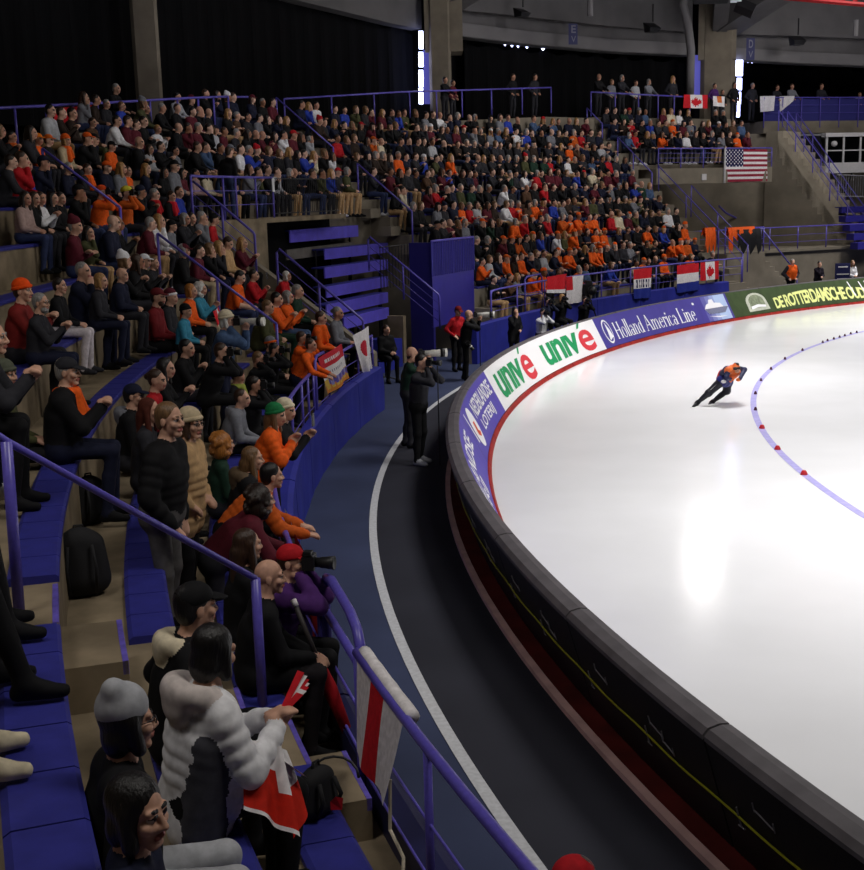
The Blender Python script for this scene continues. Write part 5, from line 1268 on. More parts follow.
PN(157,380,1,'young woman in a red jacket with tied back brown hair','red','black',hair=('bun','brown'),gaze=-12,arms='lap',lean=.2)
PN(166,368,1,'dark long-haired woman clapping in a black jacket','black','black',hair=('long','black'),gaze=-5,arms='clap',lean=.15)
PN(187,348,1,'dark-haired man in a black coat clapping beside the blue pads','black','charcoal',hair=('short','black'),gaze=-15,arms='clap',lean=.25,bulk=.015)
pb, pbi = PN(227,320,0,'photographer in a blue coat and white knit hat with a long pale lens','steel','navy',hair=('bob','white'),hat=('beanie','cream'),gaze=-12,sit=False,arms='lens',lean=.12,bulk=.02,puff=.006,R=39.2)
camera(pb, pbi, 'camera with a long pale lens held by the photographer in the blue coat', .36, True, (0,.15,-.02), .055)
# ---- left edge
PN(-7,338,3,'person in a grey coat clapping at the frame edge below the orange beanie','charcoal','black',hair=('short','grey'),gaze=-5,arms='clap',bulk=.02,lean=.5)
PN(23,291,3,'person in a bright orange beanie and red plaid jacket clapping',cloth(128,36,34),'charcoal',hair=('short','brown'),hat=('beanie',cloth(255,84,20)),gaze=-10,arms='clap',bulk=.015)
PN(41,303,3,'grey-bearded man with glasses clapping next to the orange beanie','charcoal','navy',hair=('short','grey'),beard='grey',glass=True,gaze=-15,arms='clap')
PN(60,286,3,'young man in a black hooded jacket and white trousers','black',cloth(214,206,212),hair=('short','darkbrown'),gaze=-12,arms='lap',lean=.05,shoe='charcoal')
PN(83,271,3,'grey-haired man in a navy jacket beside the blond woman','navy','navy',hair=('crop','grey'),gaze=-14,arms='one',bulk=.015)
PN(101,281,3,'blond woman in a dark patterned jacket between two navy coats','charcoal','navy',hair=('bob','blond'),gaze=-14,arms='lap')
PN(122,275,3,'balding man in a navy coat with hands on knees','navy','charcoal',hair=('fringe','grey'),gaze=-14,arms='lap',bulk=.025)
PN(145,261,3,'man in a dark coat and white cap clapping beside the purple handrail','black','black',hair=('short','brown'),hat=('cap','white'),gaze=-10,arms='clap')
PN(154,263,3,'child in a dark coat clapping beside the white capped man','charcoal','black',hair=('short','sandy'),gaze=-15,arms='clap')
PN(158,297,2,'man in a red plaid cap and red checked shirt with a beard',cloth(120,30,36),'black',hair=('short','black'),hat=('cap',cloth(104,30,36)),beard='brown',gaze=-12,arms='lap')
PN(171,297,2,'person in a red cap with a white band and grey coat','charcoal','black',hair=('short','black'),hat=('beanie','maroon','white'),gaze=-12,arms='lap')
PN(186,311,2,'child in a black beanie and teal jacket','teal','black',hair=('short','black'),hat=('beanie','black'),gaze=-18,arms='lap',dd_=18.)
PN(191,291,2,'ginger-haired child in an orange jumper holding a red flag','orange','black',hair=('bob','ginger'),gaze=-12,arms='lap')
wf, wfi = PN(201,289,2,'woman with curly white hair in a teal top beside the ginger child','teal','cream',hair=('curly','white'),gaze=-12,arms='phone')
PN(5,375,2,'child in a grey knitted hat at the frame edge','olive','black',hair=('short','sandy'),hat=('beanie',cloth(90,94,80)),gaze=-10,arms='lap',scale=.9)
for k_,az_,lab,pt,sh,lg in ((3,193.2,'seated spectator cut by the frame with dark jeans and white trainers','navy','white',((-.11,.43,.085),(-.125,.40,-.47),(.11,.43,.085),(.125,.40,-.47))),
        (3,197.9,'seated spectator cut by the frame with a black shoe on the pads','black','black',((-.11,.42,.09),(-.13,.44,-.46),(.11,.43,.09),(.13,.50,-.46))),
        (3,199.1,'seated spectator cut by the frame in black boots beside the stair block','black','black',((-.11,.42,.09),(-.13,.44,-.46),(.11,.43,.09),(.13,.58,-.46)))):
    PN(0,0,k_,lab,'black',pt,sh,hair=('short','brown'),fix=P(Rk(k_)+(.05 if k_ and az_ > 195 else .22),az_,Zk(k_)+.05),legs=((lg[0],lg[1]),(lg[2],lg[3])),h=.014)
PN(0,0,3,'seated spectator cut by the frame in cream trainers','black','charcoal','cream',hair=('short','brown'),fix=P(Rk(3)+.12,200.2,Zk(3)+.05),legs=(((-.11,.42,.09),(-.13,.46,-.46)),((.11,.43,.09),(.13,.46,-.46))),h=.014)
# ---- left block, rows four and up
L = [ # x,y,k,label,top,pants,hair,hat,arms,extra
(26,203,5,'woman in a striped jumper with long dark hair',cloth(176,150,144),'denim',('long','darkbrown'),None,'lap',{}),
(41,205,5,'man in a white sports shirt clapping beside the striped jumper','white','charcoal',('short','brown'),None,'clap',{}),
(35,207,5,'woman in a dark jacket between the striped jumper and white shirt','black','charcoal',('long','brown'),None,'lap',{}),
(53,206,5,'woman in a black top seated after the white shirt','black','charcoal',('long','black'),None,'lap',{}),
(61,203,5,'dark-haired man in black beside the purple handrail post','black','charcoal',('short','darkbrown'),None,'lap',{}),
(102,192,5,'man in an orange shirt and orange cap photographing from the aisle','orange','denim',('short','brown'),('cap',cloth(226,80,30)),'cam',{'fat':.03}),
(127,193,5,'person in a yellow helmet and orange shirt with a camera','darkorange','charcoal',('short','brown'),('helmet','yellow'),'cam',{'fat':.02}),
(155,194,5,'man in a black coat with a red scarf beside the orange shirts','black','charcoal',('short','grey'),None,'lap',{'hood':'scarf','hoodc':'red'}),
(172,196,5,'man in a black coat with a red patterned scarf','black','charcoal',('short','brown'),None,'lap',{'hood':'scarf','hoodc':cloth(200,34,48)}),
(89,238,4,'person in an olive coat holding a hand to the mouth','olive','tan',('long','darkbrown'),None,'chin',{}),
(173,232,4,'man in a dark knit hat and pale grey jacket','grey','charcoal',('short','brown'),('beanie','black'),'lap',{'lean':.25}),
(185,219,4,'grey-haired woman holding a phone above the aisle','charcoal','black',('bob','grey'),None,'phone',{'glass':True}),
(200,251,3,'woman in a burgundy top with hair tied back','maroon','beige',('bun','darkbrown'),None,'lap',{'lean':.2}),
(228,243,3,'man in a tan fleece looking down at a paper','tan','charcoal',('short','brown'),None,'lap',{'hpitch':.4,'bulk':.02}),
(240,277,2,'man in a bright orange T-shirt looking down','orange','denim',('short','black'),None,'lap',{'hpitch':.35,'lean':.3,'shirt':True}),
(254,275,2,'person in a red sports jersey behind the orange T-shirt','red','charcoal',('short','darkbrown'),None,'phone',{}),
(277,299,1,'dark-haired person in an orange and green jacket','orange','darkgreen',('short','black'),None,'clap',{}),
(288,297,1,'grey-haired person in a bright orange coat clapping','orange','steel',('bob','grey'),None,'clap',{'bulk':.015}),
(298,291,1,'grey-haired man in a dark green coat beside the bench tiers','darkgreen','black',('short','grey'),None,'lap',{}),
(287,276,2,'white-haired woman in a red and white jacket','red','charcoal',('bob','white'),None,'lap',{'lean':.5,'hood':'down','hoodc':'white'}),
(268,307,1,'person in an olive parka with a scarf','olive','olive',('short','sandy'),None,'lap',{'bulk':.03,'lean':.3}),
(321,318,0,'person in an orange coat at the corner railing','orange','navy',('short','brown'),None,'lap',{'hood':'scarf','hoodc':'orange'}),
(338,313,0,'person in a grey fleece with tied hair at the corner','grey','black',('bun','grey'),None,'lap',{}),
(302,338,0,'person in an orange hood behind the railing post','orange','charcoal',('short','brown'),None,'cam',{}),
(271,344,0,'person in a knitted grey and orange beanie in black','black','black',('short','brown'),('beanie','grey','orange'),'lap',{}),
(259,359,0,'photographer with greying hair aiming a camera','black','black',('short','sandy'),None,'cam',{'lean':.25}),
(275,350,0,'dark-haired photographer next to the greying one','black','black',('short','black'),None,'cam',{'lean':.2}),
(222,352,1,'person in a dark coat crouched over a camera bag','black','black',('short','brown'),None,'cam',{'lean':.4}),
(238,375,0,'person in black with a lime patterned scarf','black','black',('short','black'),None,'lap',{'hood':'scarf','hoodc':cloth(150,160,70)}),
(255,385,0,'person in black with a camera behind the grey hooded man','black','black',('short','darkbrown'),None,'cam',{}),
(311,345,-1,'person in an orange coat with a navy harness leaning on the corner railing','orange','navy',('short','brown'),None,'rail',{'sit':False,'lean':.5,'R':38.6}),
(38.6,139,7,'man in an orange cap and orange vest','orange','charcoal',('short','brown'),('cap',cloth(240,130,30)),'lap',{}),
(49,140,7,'man in a dark jacket and orange cap beside the orange vest','black','charcoal',('short','brown'),('cap',cloth(236,110,30)),'lap',{}),
(66,140,7,'person in an orange beanie and beige coat with orange scarf','beige','charcoal',('bob','blond'),('beanie','orange'),'lap',{'hood':'scarf','hoodc':'orange'}),
(12,148,7,'person in a black coat with an orange collar','black','black',('short','black'),None,'lap',{'hood':'scarf','hoodc':'darkorange'}),
(27,165,6,'person in a blue jacket with grey trousers','blue','grey',('short','black'),None,'lap',{}),
(69,169,6,'grey-haired man in a navy shirt with pale braces','navy','charcoal',('short','grey'),None,'lap',{}),
(88,172,6,'man in a dark jacket with an orange collar','charcoal','black',('short','brown'),None,'lap',{'hood':'scarf','hoodc':'orange'}),
(107,167,6,'person in an orange cap and dark navy jacket','navy','black',('short','brown'),('cap','orange'),'lap',{}),
(128,171,6,'man in an orange T-shirt with folded arms','orange','charcoal',('short','darkbrown'),None,'cross',{'shirt':True}),
(112,150,7,'man in an orange printed shirt near the concrete column','orange','beige',('short','black'),('cap','black'),'lap',{}),
(93,143,8,'person in a brown camouflage jacket','brown','olive',('short','brown'),None,'lap',{}),
(107,125,9,'grey-haired man in a dark coat below the top railing','charcoal','black',('short','grey'),None,'lap',{}),
(122,128,9,'person in a royal blue jacket below the column','blue','grey',('short','sandy'),None,'lap',{}),
(147,127,9,'man in black seated right below the column','black','black',('short','grey'),None,'lap',{}),
(158,132,8,'person in a white top clapping below the column','white','charcoal',('short','blond'),None,'clap',{}),
(176,152,7,'man in a checked black and white shirt','grey','black',('short','black'),None,'lap',{}),
(150,154,7,'woman with long hair in a pale grey cardigan','lightgrey','denim',('long','brown'),None,'lap',{}),
(165,177,6,'woman in a dark top with long black hair','black','black',('long','black'),None,'lap',{}),
(183,177,6,'woman in a dark maroon top with long hair','maroon','black',('long','black'),None,'lap',{}),
(208,174,6,'person in a cream knitted jumper behind the platform railing','cream','black',('long','darkbrown'),None,'lap',{}),
(196,173,6,'man in a pale pink shirt behind the platform railing',cloth(170,140,140),'black',('short','black'),None,'lap',{}),
]
RAL = random.Random(5)
for x,y,k,lab,tp,pt,hr,ht,ar,ex in L:
    ex = dict(ex); ex.setdefault('lean', .12); ex.setdefault('bulk', .008)
    gz = RAL.choice((-8,-16,-24))
    o, inf = PN(x,y,k,lab,tp,pt,hair=hr,hat=ht,arms=ar,gaze=gz,skin=RAL.choice((0,0,1,2)),**ex)
    if ar == 'cam': camera(o, inf, 'black camera held up by the '+' '.join(lab.split()[:8]), .12)
    if ar == 'phone': phone(o, inf, 'phone held by the '+' '.join(lab.split()[:8]))
# people standing on the left walk
for x,y,lab,tp,hr,ht,R_,ar in ((110,73,'person in black standing at the top railing beside the maple leaf flag','black',('short','grey'),None,45.9,'rail'),(172,82,'person in a pale shirt leaning on the top railing by the column','lightgrey',('short','black'),None,45.9,'rail'),(188,73,'person in black standing at the top railing in a dark red beanie','black',('short','brown'),('beanie','maroon'),46.1,'pocket')):
    PN(x,y,None,lab,tp,'black',hair=hr,hat=ht,sit=False,arms=ar,lean=.2 if ar=='rail' else .05,fix=P(R_,pol(at_R(x,y,R_))[1],5.95),gaze=-20)
PN(227,158,None,'person standing in black with their back turned on the platform','black','denim',hair=('short','brown'),sit=False,arms='down',fix=P(42.5,pol(at_R(227,165,42.5))[1],4.25),body=60,gaze=60)
# ---- beside the track
TR = [
(426,362,(420,464),'photographer in a dark jacket standing on the track with a monopod','charcoal','black',('short','black'),None,'cam',dict(gaze=-25,body=-25,lean=.08,shoe='lightgrey')),
(420,354,(409,447),'bald photographer in dark green aiming a long pale lens','darkgreen','charcoal',('fringe','brown'),None,'lens',dict(gaze=10,body=10)),
(455,311,(457,371),'person in a red jacket and red cap standing by the blue wall','red','black',('short','black'),('cap',cloth(120,24,30)),'pocket',dict(gaze=-50,body=-50,hpitch=.3)),
(468,315,(466,380),'balding photographer in black with white stripes and a long lens','black','black',('fringe','grey'),None,'lens',dict(gaze=0,body=0,bulk=.01)),
(518,311,(514,362),'dark-haired woman in a long black coat beside the track','black','black',('long','black'),None,'one',dict(gaze=-60,body=-60,coat=.6)),
]
info_tr = []
for x,y,g,lab,tp,pt,hr,ht,ar,ex in TR: info_tr.append(PN(x,y,None,lab,tp,pt,hair=hr,hat=ht,sit=False,arms=ar,ground=g,**ex))
camera(*info_tr[0], 'camera on a monopod held by the photographer in the dark jacket', .16)
camera(*info_tr[1], 'camera with a long pale lens held by the bald photographer', .42, True, (0,.15,0), .065)
camera(*info_tr[3], 'camera with a long pale lens held by the striped photographer', .45, True, (0,.15,0), .07)
for (o, inf), lab in ((info_tr[0],'thin black monopod under the camera of the dark jacketed photographer'),(info_tr[3],'thin black monopod under the long lens of the striped photographer')):
    q = headM(o, inf, (0,.26,-.05)).translation; tag(MB().tube([q, Vector((q.x,q.y,0))], .012, 6).build('monopod', M_CAM), lab, 'monopod')
o, inf = info_tr[3]
bq = MB()
b2 = MB(); b2.box((0,0,0),(.12,.08,.10)); l2 = MB(); l2.lathe([(.04,0),(.045,.2),(.05,.22)],12,(0,0,0),None,Matrix.Rotation(-PI/2,4,'X'))
l3 = MB(); l3.lathe([(.046,0),(.047,.03)],12,(0,0,0),None,Matrix.Translation((0,.10,0)) @ Matrix.Rotation(-PI/2,4,'X'))
thing_at('camera', [('camera_body',b2,M_CAM,False),('lens',l2,M_CAM,True),('lens_ring',l3,M_LENSW,True)], o.matrix_basis @ Matrix.Translation((.24,.05,.95)) @ Matrix.Rotation(-.9,4,'X'), 'second camera hanging at the hip of the striped photographer', 'camera')
# crouching media behind the far barrier
for x,y,g,lab,tp,hr,ar,sc_ in ((541,324,(541,345),'kneeling photographer in a white shirt behind the barrier','white',('short','black'),'cam',1.),(546,299,(546,345),'photographer in a dark jacket with a lanyard behind the white banner','navy',('short','black'),'cam',1.),(560,296,(560,342),'blond photographer in black beside the camera operators','black',('bob','blond'),'cam',1.),(583,298,(583,338),'camera operator in black crouching behind the violet banner','black',('short','black'),'cam',1.)):
    p = at_R(x,y,37.3); zf = max(.35, p.z-.86) 
    o, inf = PN(x,y,None,lab,tp,'black',hair=hr,arms=ar,fix=Vector((p.x,p.y,zf)),gaze=-70+30*RAL.random(),body=-60,lean=.15,feetz=-.34)
    camera(o, inf, 'camera used by the '+' '.join(lab.split()[:9]), .14)
    st = MB(); st.lathe([(.16,0),(.16,.03),(.03,.04),(.03,zf-.06),(.17,zf-.04),(.17,zf)],12,(p.x,p.y,0)); tag(st.build('stool', M_DARK, None, True), 'low black stool under the '+' '.join(lab.split()[:8]), 'stool')
# broadcast camera
p = at_R(588,289,38.0)
t = empty('broadcast_camera', (p.x,p.y,0), 0, 'large dark broadcast camera on a tripod behind the violet banner', 'camera')
mb = MB(); mb.box((0,0,p.z),(.35,.7,.32)); mb.box((0,-.15,p.z+.22),(.2,.4,.14)); mb.build('camera_body', M_CAM, t)
mb = MB(); mb.lathe([(.12,0),(.13,.4),(.15,.45)],12,(0,0,0),None,Matrix.Translation((.05,-.35,p.z)) @ Matrix.Rotation(PI/2,4,'X')); mb.build('lens', M_CAM, t, True)
for a in (0,2.1,4.2): MB().tube([(0,0,p.z-.15),(.45*math.cos(a),.45*math.sin(a),0)],.025,6).build('leg', M_DARK, t)
# trackside staff at right
for x,y,g,lab,tp,pt,hr,ar,ex in ((792,262,(790,302),'steward in a black and orange padded jacket behind the green banner','orange','black',('crop','grey'),'pocket',dict(sleeve='charcoal',bulk=.04)),(819,264,(817,300),'woman in a black jacket with a lanyard clapping behind the green banner',cloth(34,28,40),'black',('bun','black'),'chin',{}),(851,263,(850,298),'person in a white coat at the end of the green banner','white','black',('long','sandy'),'lap',{})):
    PN(x,y,None,lab,tp,pt,hair=hr,sit=False,arms=ar,ground=g,gaze=-80,body=-75,**ex)
p = at_R(842,285,37.0); t = empty('sign_board', (p.x,p.y,0), 0, 'dark blue upright sign board with pale stripes beside the white coat', 'sign')
MB().box((0,0,.95),(.62,.06,1.1)).build('panel', mat('board_navy',srgb(34,36,84),.6), t)
for z,w_ in ((1.35,.4),(1.05,.5),(.85,.45)): MB().box((0,-.035,z),(w_,.01,.05)).build('stripe', M_WHITE, t)
for s_ in (-1,1): MB().tube([(s_*.28,0,0),(s_*.28,0,.5)],.02,6).build('leg', M_DARK, t)
# seated cameraman by the dark box
PN(383,336,None,'cameraman in black seated on a stool beside the dark blue box','black','black',hair=('short','brown'),fix=(lambda q: Vector((q.x,q.y,.55)))(at_R(385,352,39.3)),body=-60,gaze=-40,arms='lap',bulk=.02)
q = at_R(385,352,39.3); st = MB(); st.lathe([(.02,.12),(.03,.5),(.2,.52),(.2,.55)],12,(q.x,q.y,0))
for a in range(5): st.tube([(q.x,q.y,.13),(q.x+.3*math.cos(a*1.257),q.y+.3*math.sin(a*1.257),.04)],.02,6)
tag(st.build('swivel_stool', M_DARK), 'black swivel stool of the cameraman beside the dark blue box', 'stool')
# ---- things held and lying about
def red_white_cloth(): pass
hd = [girl.matrix_basis @ Vector(h_) for h_ in gi['hands']]; q = (hd[0]+hd[1])/2
t = empty('clapper', q, 0, 'red and white paper clapper in the hands of the white quilted jacket', 'clapper')
mb = MB(); mb2 = MB()
for i in range(7):
    a = -.6+i*.2; d = Vector((.25*math.cos(a)-.05, .10+.12*math.sin(a), .16+.02*i)); p = Vector((0,0,.0)); e = p+d*.62; w_ = Vector((.012,-.01,0))
    (mb if i % 2 else mb2).add([p-w_,p+w_,e+w_*1.5,e-w_*1.5],[(0,1,2,3)])
mb.build('white_strips', F_W, t); mb2.build('red_strips', F_R, t)
MB().tube([(0,-.02,-.06),(.02,0,.02)],.012,6).build('grip', F_W, t)
gM = girl.matrix_basis
def gl_(x,y,z): return gM @ Vector((x,y,z))
flag('lap_flag', at_d(243,738,5.38), at_d(281,746,5.45), at_d(246,808,5.25), at_d(298,838,5.33), 44, 36, lambda u,v: F_W if ((v<.30 and u>.05) or v>.95 or (u>.78 and v<.55)) else cloth(204,40,24), 'red and white flag draped over the lap of the white quilted jacket', .03, 1.6)
flag('lap_flag_side', at_d(281,746,5.45), at_d(287,752,5.6), at_d(298,838,5.33), at_d(308,799,5.5), 10, 30, lambda u,v: F_W if v<.5 else cloth(204,40,24), None, .02, 1.)
o_ = COL.objects['lap_flag_side']; o_.parent = COL.objects['lap_flag']; o_.name = 'folded_side'; del o_['category']
flag('paper', gl_(.06,.33,.30), gl_(.26,.36,.30), gl_(.07,.40,.22), gl_(.27,.44,.22), 4, 4, lambda u,v: F_W, 'white folded paper on the lap of the white quilted jacket', .004, cat='paper')
wM = wf.matrix_basis
flag('hand_flag', wM @ Vector((-.30,.34,.44)), wM @ Vector((.22,.36,.40)), wM @ Vector((-.34,.44,-.02)), wM @ Vector((.16,.50,-.06)), 24, 16, lambda u,v: F_W if (.3<u+v*.3<.42 or v>.82 or (.62<u<.72 and v<.6)) else F_R, 'red and white flag held by the woman with curly white hair', .04, 1.5)
hd = [bald.matrix_basis @ Vector(h_) for h_ in bi['hands']]; q = (hd[0]+hd[1])/2
t = empty('rolled_flag', q, 0, 'furled red flag on a white tipped stick between the knees of the bald man', 'flag')
ax_ = Vector((.30,-.05,-.85)).normalized()
MB().tube([-ax_*.42, ax_*.1], .018, 8).build('stick', mat('stick_dark', srgb(60,56,56), .5), t, True); MB().tube([-ax_*.45,-ax_*.40],.022,8).build('tip', F_W, t, True)
mb = MB(); mb.tube([ax_*-.02, ax_*.25, ax_*.62], [.03,.055,.035], 10); mb.build('cloth_roll', cloth(170,22,34), t, True)
# backpack on the floor below row two
def bag(name, pos, rz, s, label, m=None, flat=1.):
    t = empty(name, pos, rz, label, 'bag')
    pr = [cap((0,0,.12*s),(0,0,.36*s),.15*s,.12*s,'x'), cap((-.08*s,0,.10*s),(-.07*s,0,.34*s),.12*s,.10*s,'x'), cap((.08*s,0,.10*s),(.07*s,0,.34*s),.12*s,.10*s,'x')]
    V,Q,T,_ = skin_mesh(pr, .016, .03); V[:,1] *= .8; V[:,2] *= flat; V[:,2] -= V[:,2].min(); me = to_mesh('bag_body', V, Q); me.materials.append(m or mat('bag_black', (.014,.014,.016), .8)); o = D.objects.new('bag_body', me); COL.objects.link(o); o.parent = t
    V,Q,T,_ = skin_mesh([cap((-.09*s,.10*s,.10*s),(.09*s,.10*s,.10*s),.06*s,.06*s,'x'), cap((-.09*s,.10*s,.2*s),(.09*s,.10*s,.2*s),.05*s,.05*s,'x')], .014, .03); V[:,2] *= flat; me = to_mesh('front_pocket', V, Q); me.materials.append(m or _m['bag_black']); o = D.objects.new('front_pocket', me); COL.objects.link(o); o.parent = t
    z = .47*s*flat
    MB().tube([(-.04*s,0,z),(-.03*s,0,z+.05),(.03*s,0,z+.05),(.04*s,0,z)],.008,6).build('handle', m or _m['bag_black'], t, True)
    for sgn in (-1,1): MB().tube([(sgn*.08*s,-.11*s,z*.85),(sgn*.1*s,-.16*s,z*.5),(sgn*.09*s,-.10*s,.04)],.013,6).build('strap', m or _m['bag_black'], t, True)
    return t
bag('backpack', (lambda p: (p.x,p.y,Zk(1)))(at_z(84,596,Zk(1))), .3, 1.05, 'black backpack standing on the concrete step beside the stair block')
bag('rucksack', (lambda p: (p.x,p.y,Zk(1)))(at_z(92,524,Zk(1))), .8, .9, 'dark bag on the step behind the standing blond man')
bag('handbag', (lambda p: (p.x,p.y,Zk(0)+.05))(at_z(318,815,Zk(0)+.05)), .9, .72, 'black handbag with a red tag on the blue pads beside the flag', None, .8)
p = at_z(334,795,Zk(0)+.18); tag(MB().tube([p+Vector((.14*math.cos(a),.10*math.sin(a),.10+.08*math.sin(a))) for a in np.linspace(0,PI,9)],.008,6).build('bag_strap_loop', M_CAM, None, True), 'thin black strap loop above the handbag with a red tag', 'strap')
p = at_z(336,805,Zk(0)+.14); mb = MB(); mb.add([p+Vector(v) for v in ((-.03,0,-.03),(.03,.02,-.04),(.04,.02,.03),(0,0,.05),(-.03,0,.02))],[(0,1,2,3,4)]); tag(mb.build('luggage_tag', F_R), 'small red tag hanging on the black handbag strap', 'tag')
# bottle near the bottom edge
p = at_z(279,868,Zk(0)); t = empty('flask', p, 0, 'white cylindrical flask standing on the step at the bottom edge', 'flask')
MB().lathe([(.036,0),(.038,.01),(.038,.17),(.034,.19)],16).build('flask_body', cloth(224,218,208,.4), t, True); MB().lathe([(.037,.19),(.037,.235),(.03,.24)],16).build('lid', cloth(236,232,226,.4), t, True)
# gloves / white bits on the step near row two
# red hat just showing at the bottom edge
PN(592,872,None,'person in a red cap passing below the front railing, only the cap showing','charcoal','black',hair=('short','brown'),hat=('cap','red'),sit=False,arms='down',fix=(lambda p: Vector((p.x,p.y,0)))(at_z(592,878,1.62)),body=200,gaze=200,h=.013)

# ================================================================== SKATER
def skater():
    fl, fr = at_z(697,406.5,.0), at_z(711,407.5,.0)
    r = ray(432,400); right = Vector((1,0,0)); back = Vector((0,1,0)); up = Vector((0,0,1))
    base = at_z(712,405,0); dep = px(base)[2]; m = lambda x, y, dy=0: (lambda q: np.array([q.x,q.y+dy,q.z]))(at_d(x,y,dep+dy))
    pr = []; A = pr.append
    hipL, hipR = m(721.5,380.5,-.05), m(728.5,382,.08); kL, kR = m(708,392.8,-.05), m(728,391.5,.10); aL, aR = m(697.8,402,-.02), m(713.5,402.5,.10)
    suit='suit'
    A(cap(hipL,hipR,.125,.125,'belt')); A(cap(hipL,kL,.105,.075,suit)); A(cap(hipR,kR,.112,.082,suit)); 
    A(cap(kL,aL,.064,.040,suit)); A(cap(kR,aR,.068,.042,suit)); A(ellp(kL,(.082,.082,.085),suit)); A(ellp(kR,(.088,.088,.09),suit)); A(cap((kL*.65+aL*.35),(kL*.35+aL*.65),.058,.042,suit)); A(cap((kR*.65+aR*.35),(kR*.35+aR*.65),.062,.044,suit))
    waist, chest = m(725,379,0), m(733,371.5,-.02); shL, shR = m(726.5,369.5,-.16), m(738,369,.14)
    A(cap((hipL+hipR)/2,waist,.135,.14,'belt')); A(cap(waist,chest,.135,.155,'orange')); A(cap(shL,shR,.085,.085,'orange')); A(cap(waist+np.array([-.06,0,.08]),shL+np.array([-.02,.05,.02]),.09,.08,'navy')); A(cap(waist+np.array([-.09,0,.0]),waist+np.array([-.05,0,.12]),.105,.10,'redpatch'))
    eR = m(744.5,369.5,-.02); wR = m(738.5,378,-.12); eL = m(722.5,374,-.22); wL = m(717.5,379,-.10)
    A(cap(shR,eR,.062,.052,'navy')); A(cap(eR,wR,.05,.042,'navy')); A(ellp(wR+np.array([-.04,0,-.02]),(.05,.05,.04),'orange'))
    # second arm folded across the back
    A(cap(shL,m(724,376.5,-.2),.058,.05,'navy')); A(cap(m(724,376.5,-.2),m(729,378.5,-.10),.048,.04,'navy')); A(ellp(m(731,378.5,-.10),(.05,.04,.04),'orange'))
    hc = m(734.5,367.2,-.10)
    A(ellp(hc,(.085,.10,.10),'orange')); A(ellp(hc+np.array([.02,-.06,-.045]),(.055,.05,.065),'skin')); A(cap(hc+np.array([-.05,-.085,.0]),hc+np.array([.07,-.085,.0]),.026,.026,'visor')); A(cap(hc+np.array([.02,-.105,-.03]),hc+np.array([.025,-.12,-.05]),.012,.014,'skin'))
    A(cap(hc+np.array([.0,.02,.08]),hc+np.array([.03,-.04,.085]),.035,.035,'visor')); A(cap(chest,hc,.07,.06,'navy'))
    fdir = np.array([-.45,-.89,.0]); fdir /= np.linalg.norm(fdir)
    feet = []
    for an in (aL, aR):
        s_ = an+np.array([-.02,.03,-.03]); t_ = s_+fdir*.20+np.array([-.02,0,-.045]); A(cap(s_-fdir*.04,t_,.048,.036,'boot')); A(cap(an,s_,.05,.05,'boot')); feet.append((s_,t_))
    V,Q,T,tags = skin_mesh(pr,.014,.03); me = to_mesh('person',V-np.array(base),Q,T)
    mats = {'suit':cloth(22,22,34,.45,.4),'belt':cloth(40,44,110,.5),'orange':cloth(226,112,54,.5),'navy':cloth(40,44,78,.5),'redpatch':cloth(190,40,44,.5),'skin':SK[0],'visor':cloth(20,18,20,.3,.5),'boot':cloth(20,20,26,.4)}
    o = D.objects.new('person',me); COL.objects.link(o); o.location = base
    for t in tags: me.materials.append(mats[t])
    tag(o,'crouching speed skater in an orange and navy suit gliding on the ice','person')
    # white flash on the hip and thigh stripe
    for i, nm in enumerate(('skate','skate')):
        s_, t_ = [Vector(v)-base for v in feet[i]]; lean_ = Vector((-.05,0,-.06)); z0 = -base.z
        a, b = s_-Vector(fdir)*.10+Vector((-.02,0,-.06)), t_+Vector(fdir)*.10+Vector((-.02,0,-.03)); lowa, lowb = Vector((a.x-.03,a.y,.002-base.z)), Vector((b.x-.03,b.y,.002-base.z)); w_ = Vector((.004,0,0))
        mb = MB(); mb.hexa([lowa-w_,lowb-w_,lowb+w_,lowa+w_,a-w_,b-w_,b+w_,a+w_]); mb.build('skate_blade', M_GREY, o)
    mb = MB(); f = lambda p,q,t_,r_: Vector(p+(q-p)*t_)-base+Vector((-.035,-r_,.035))
    mb.add([f(hipL,kL,.15,.085),f(hipL,kL,.8,.07),f(hipL,kL,.8,.07)+Vector((.03,0,-.02)),f(hipL,kL,.15,.085)+Vector((.035,0,-.02))],[(0,1,2,3)]); mb.build('thigh_stripe', M_WHITE, o)
    q = Vector(m(721.5,380.3,-.19))-base; V,Q,T,_ = skin_mesh([ellp((0,0,0),(.06,.03,.04),'x')],.012); me = to_mesh('hip_patch',V,Q); me.materials.append(M_WHITE); h_ = D.objects.new('hip_patch',me); COL.objects.link(h_); h_.parent = o; h_.location = q
    return o
skater()
# ================================================================== THE FILLED STANDS
RN = random.Random(21)
POSES = [dict(arms='lap',lean=.12,hyaw=.0),dict(arms='lap',lean=.30,hyaw=.25),dict(arms='clap',lean=.12,hyaw=.1),dict(arms='cross',lean=.05,hyaw=-.15),dict(arms='chin',lean=.28,hyaw=.1),dict(arms='lap',lean=.08,hyaw=-.3,knee=.05),dict(arms='knees',lean=.34,hyaw=0.),dict(arms='one',lean=.15,hyaw=.2)]
TOPS = ['black']*13+['charcoal']*5+['navy']*6+['darkbrown']*2+['brown']+['maroon']*3+['red']*2+['white']*2+['lightgrey','cream']+['grey']*2+['blue']+['steel','olive','darkgreen','orange']
TNAME = {'darkbrown':'dark-brown','lightgrey':'pale-grey','darkgreen':'dark-green','steel':'steel-blue','darkorange':'deep-orange'}
HR = [('short','brown'),('short','darkbrown'),('short','black'),('short','grey'),('crop','brown'),('long','brown'),('long','darkbrown'),('bob','sandy'),('long','blond'),('fringe','grey'),('bob','grey')]
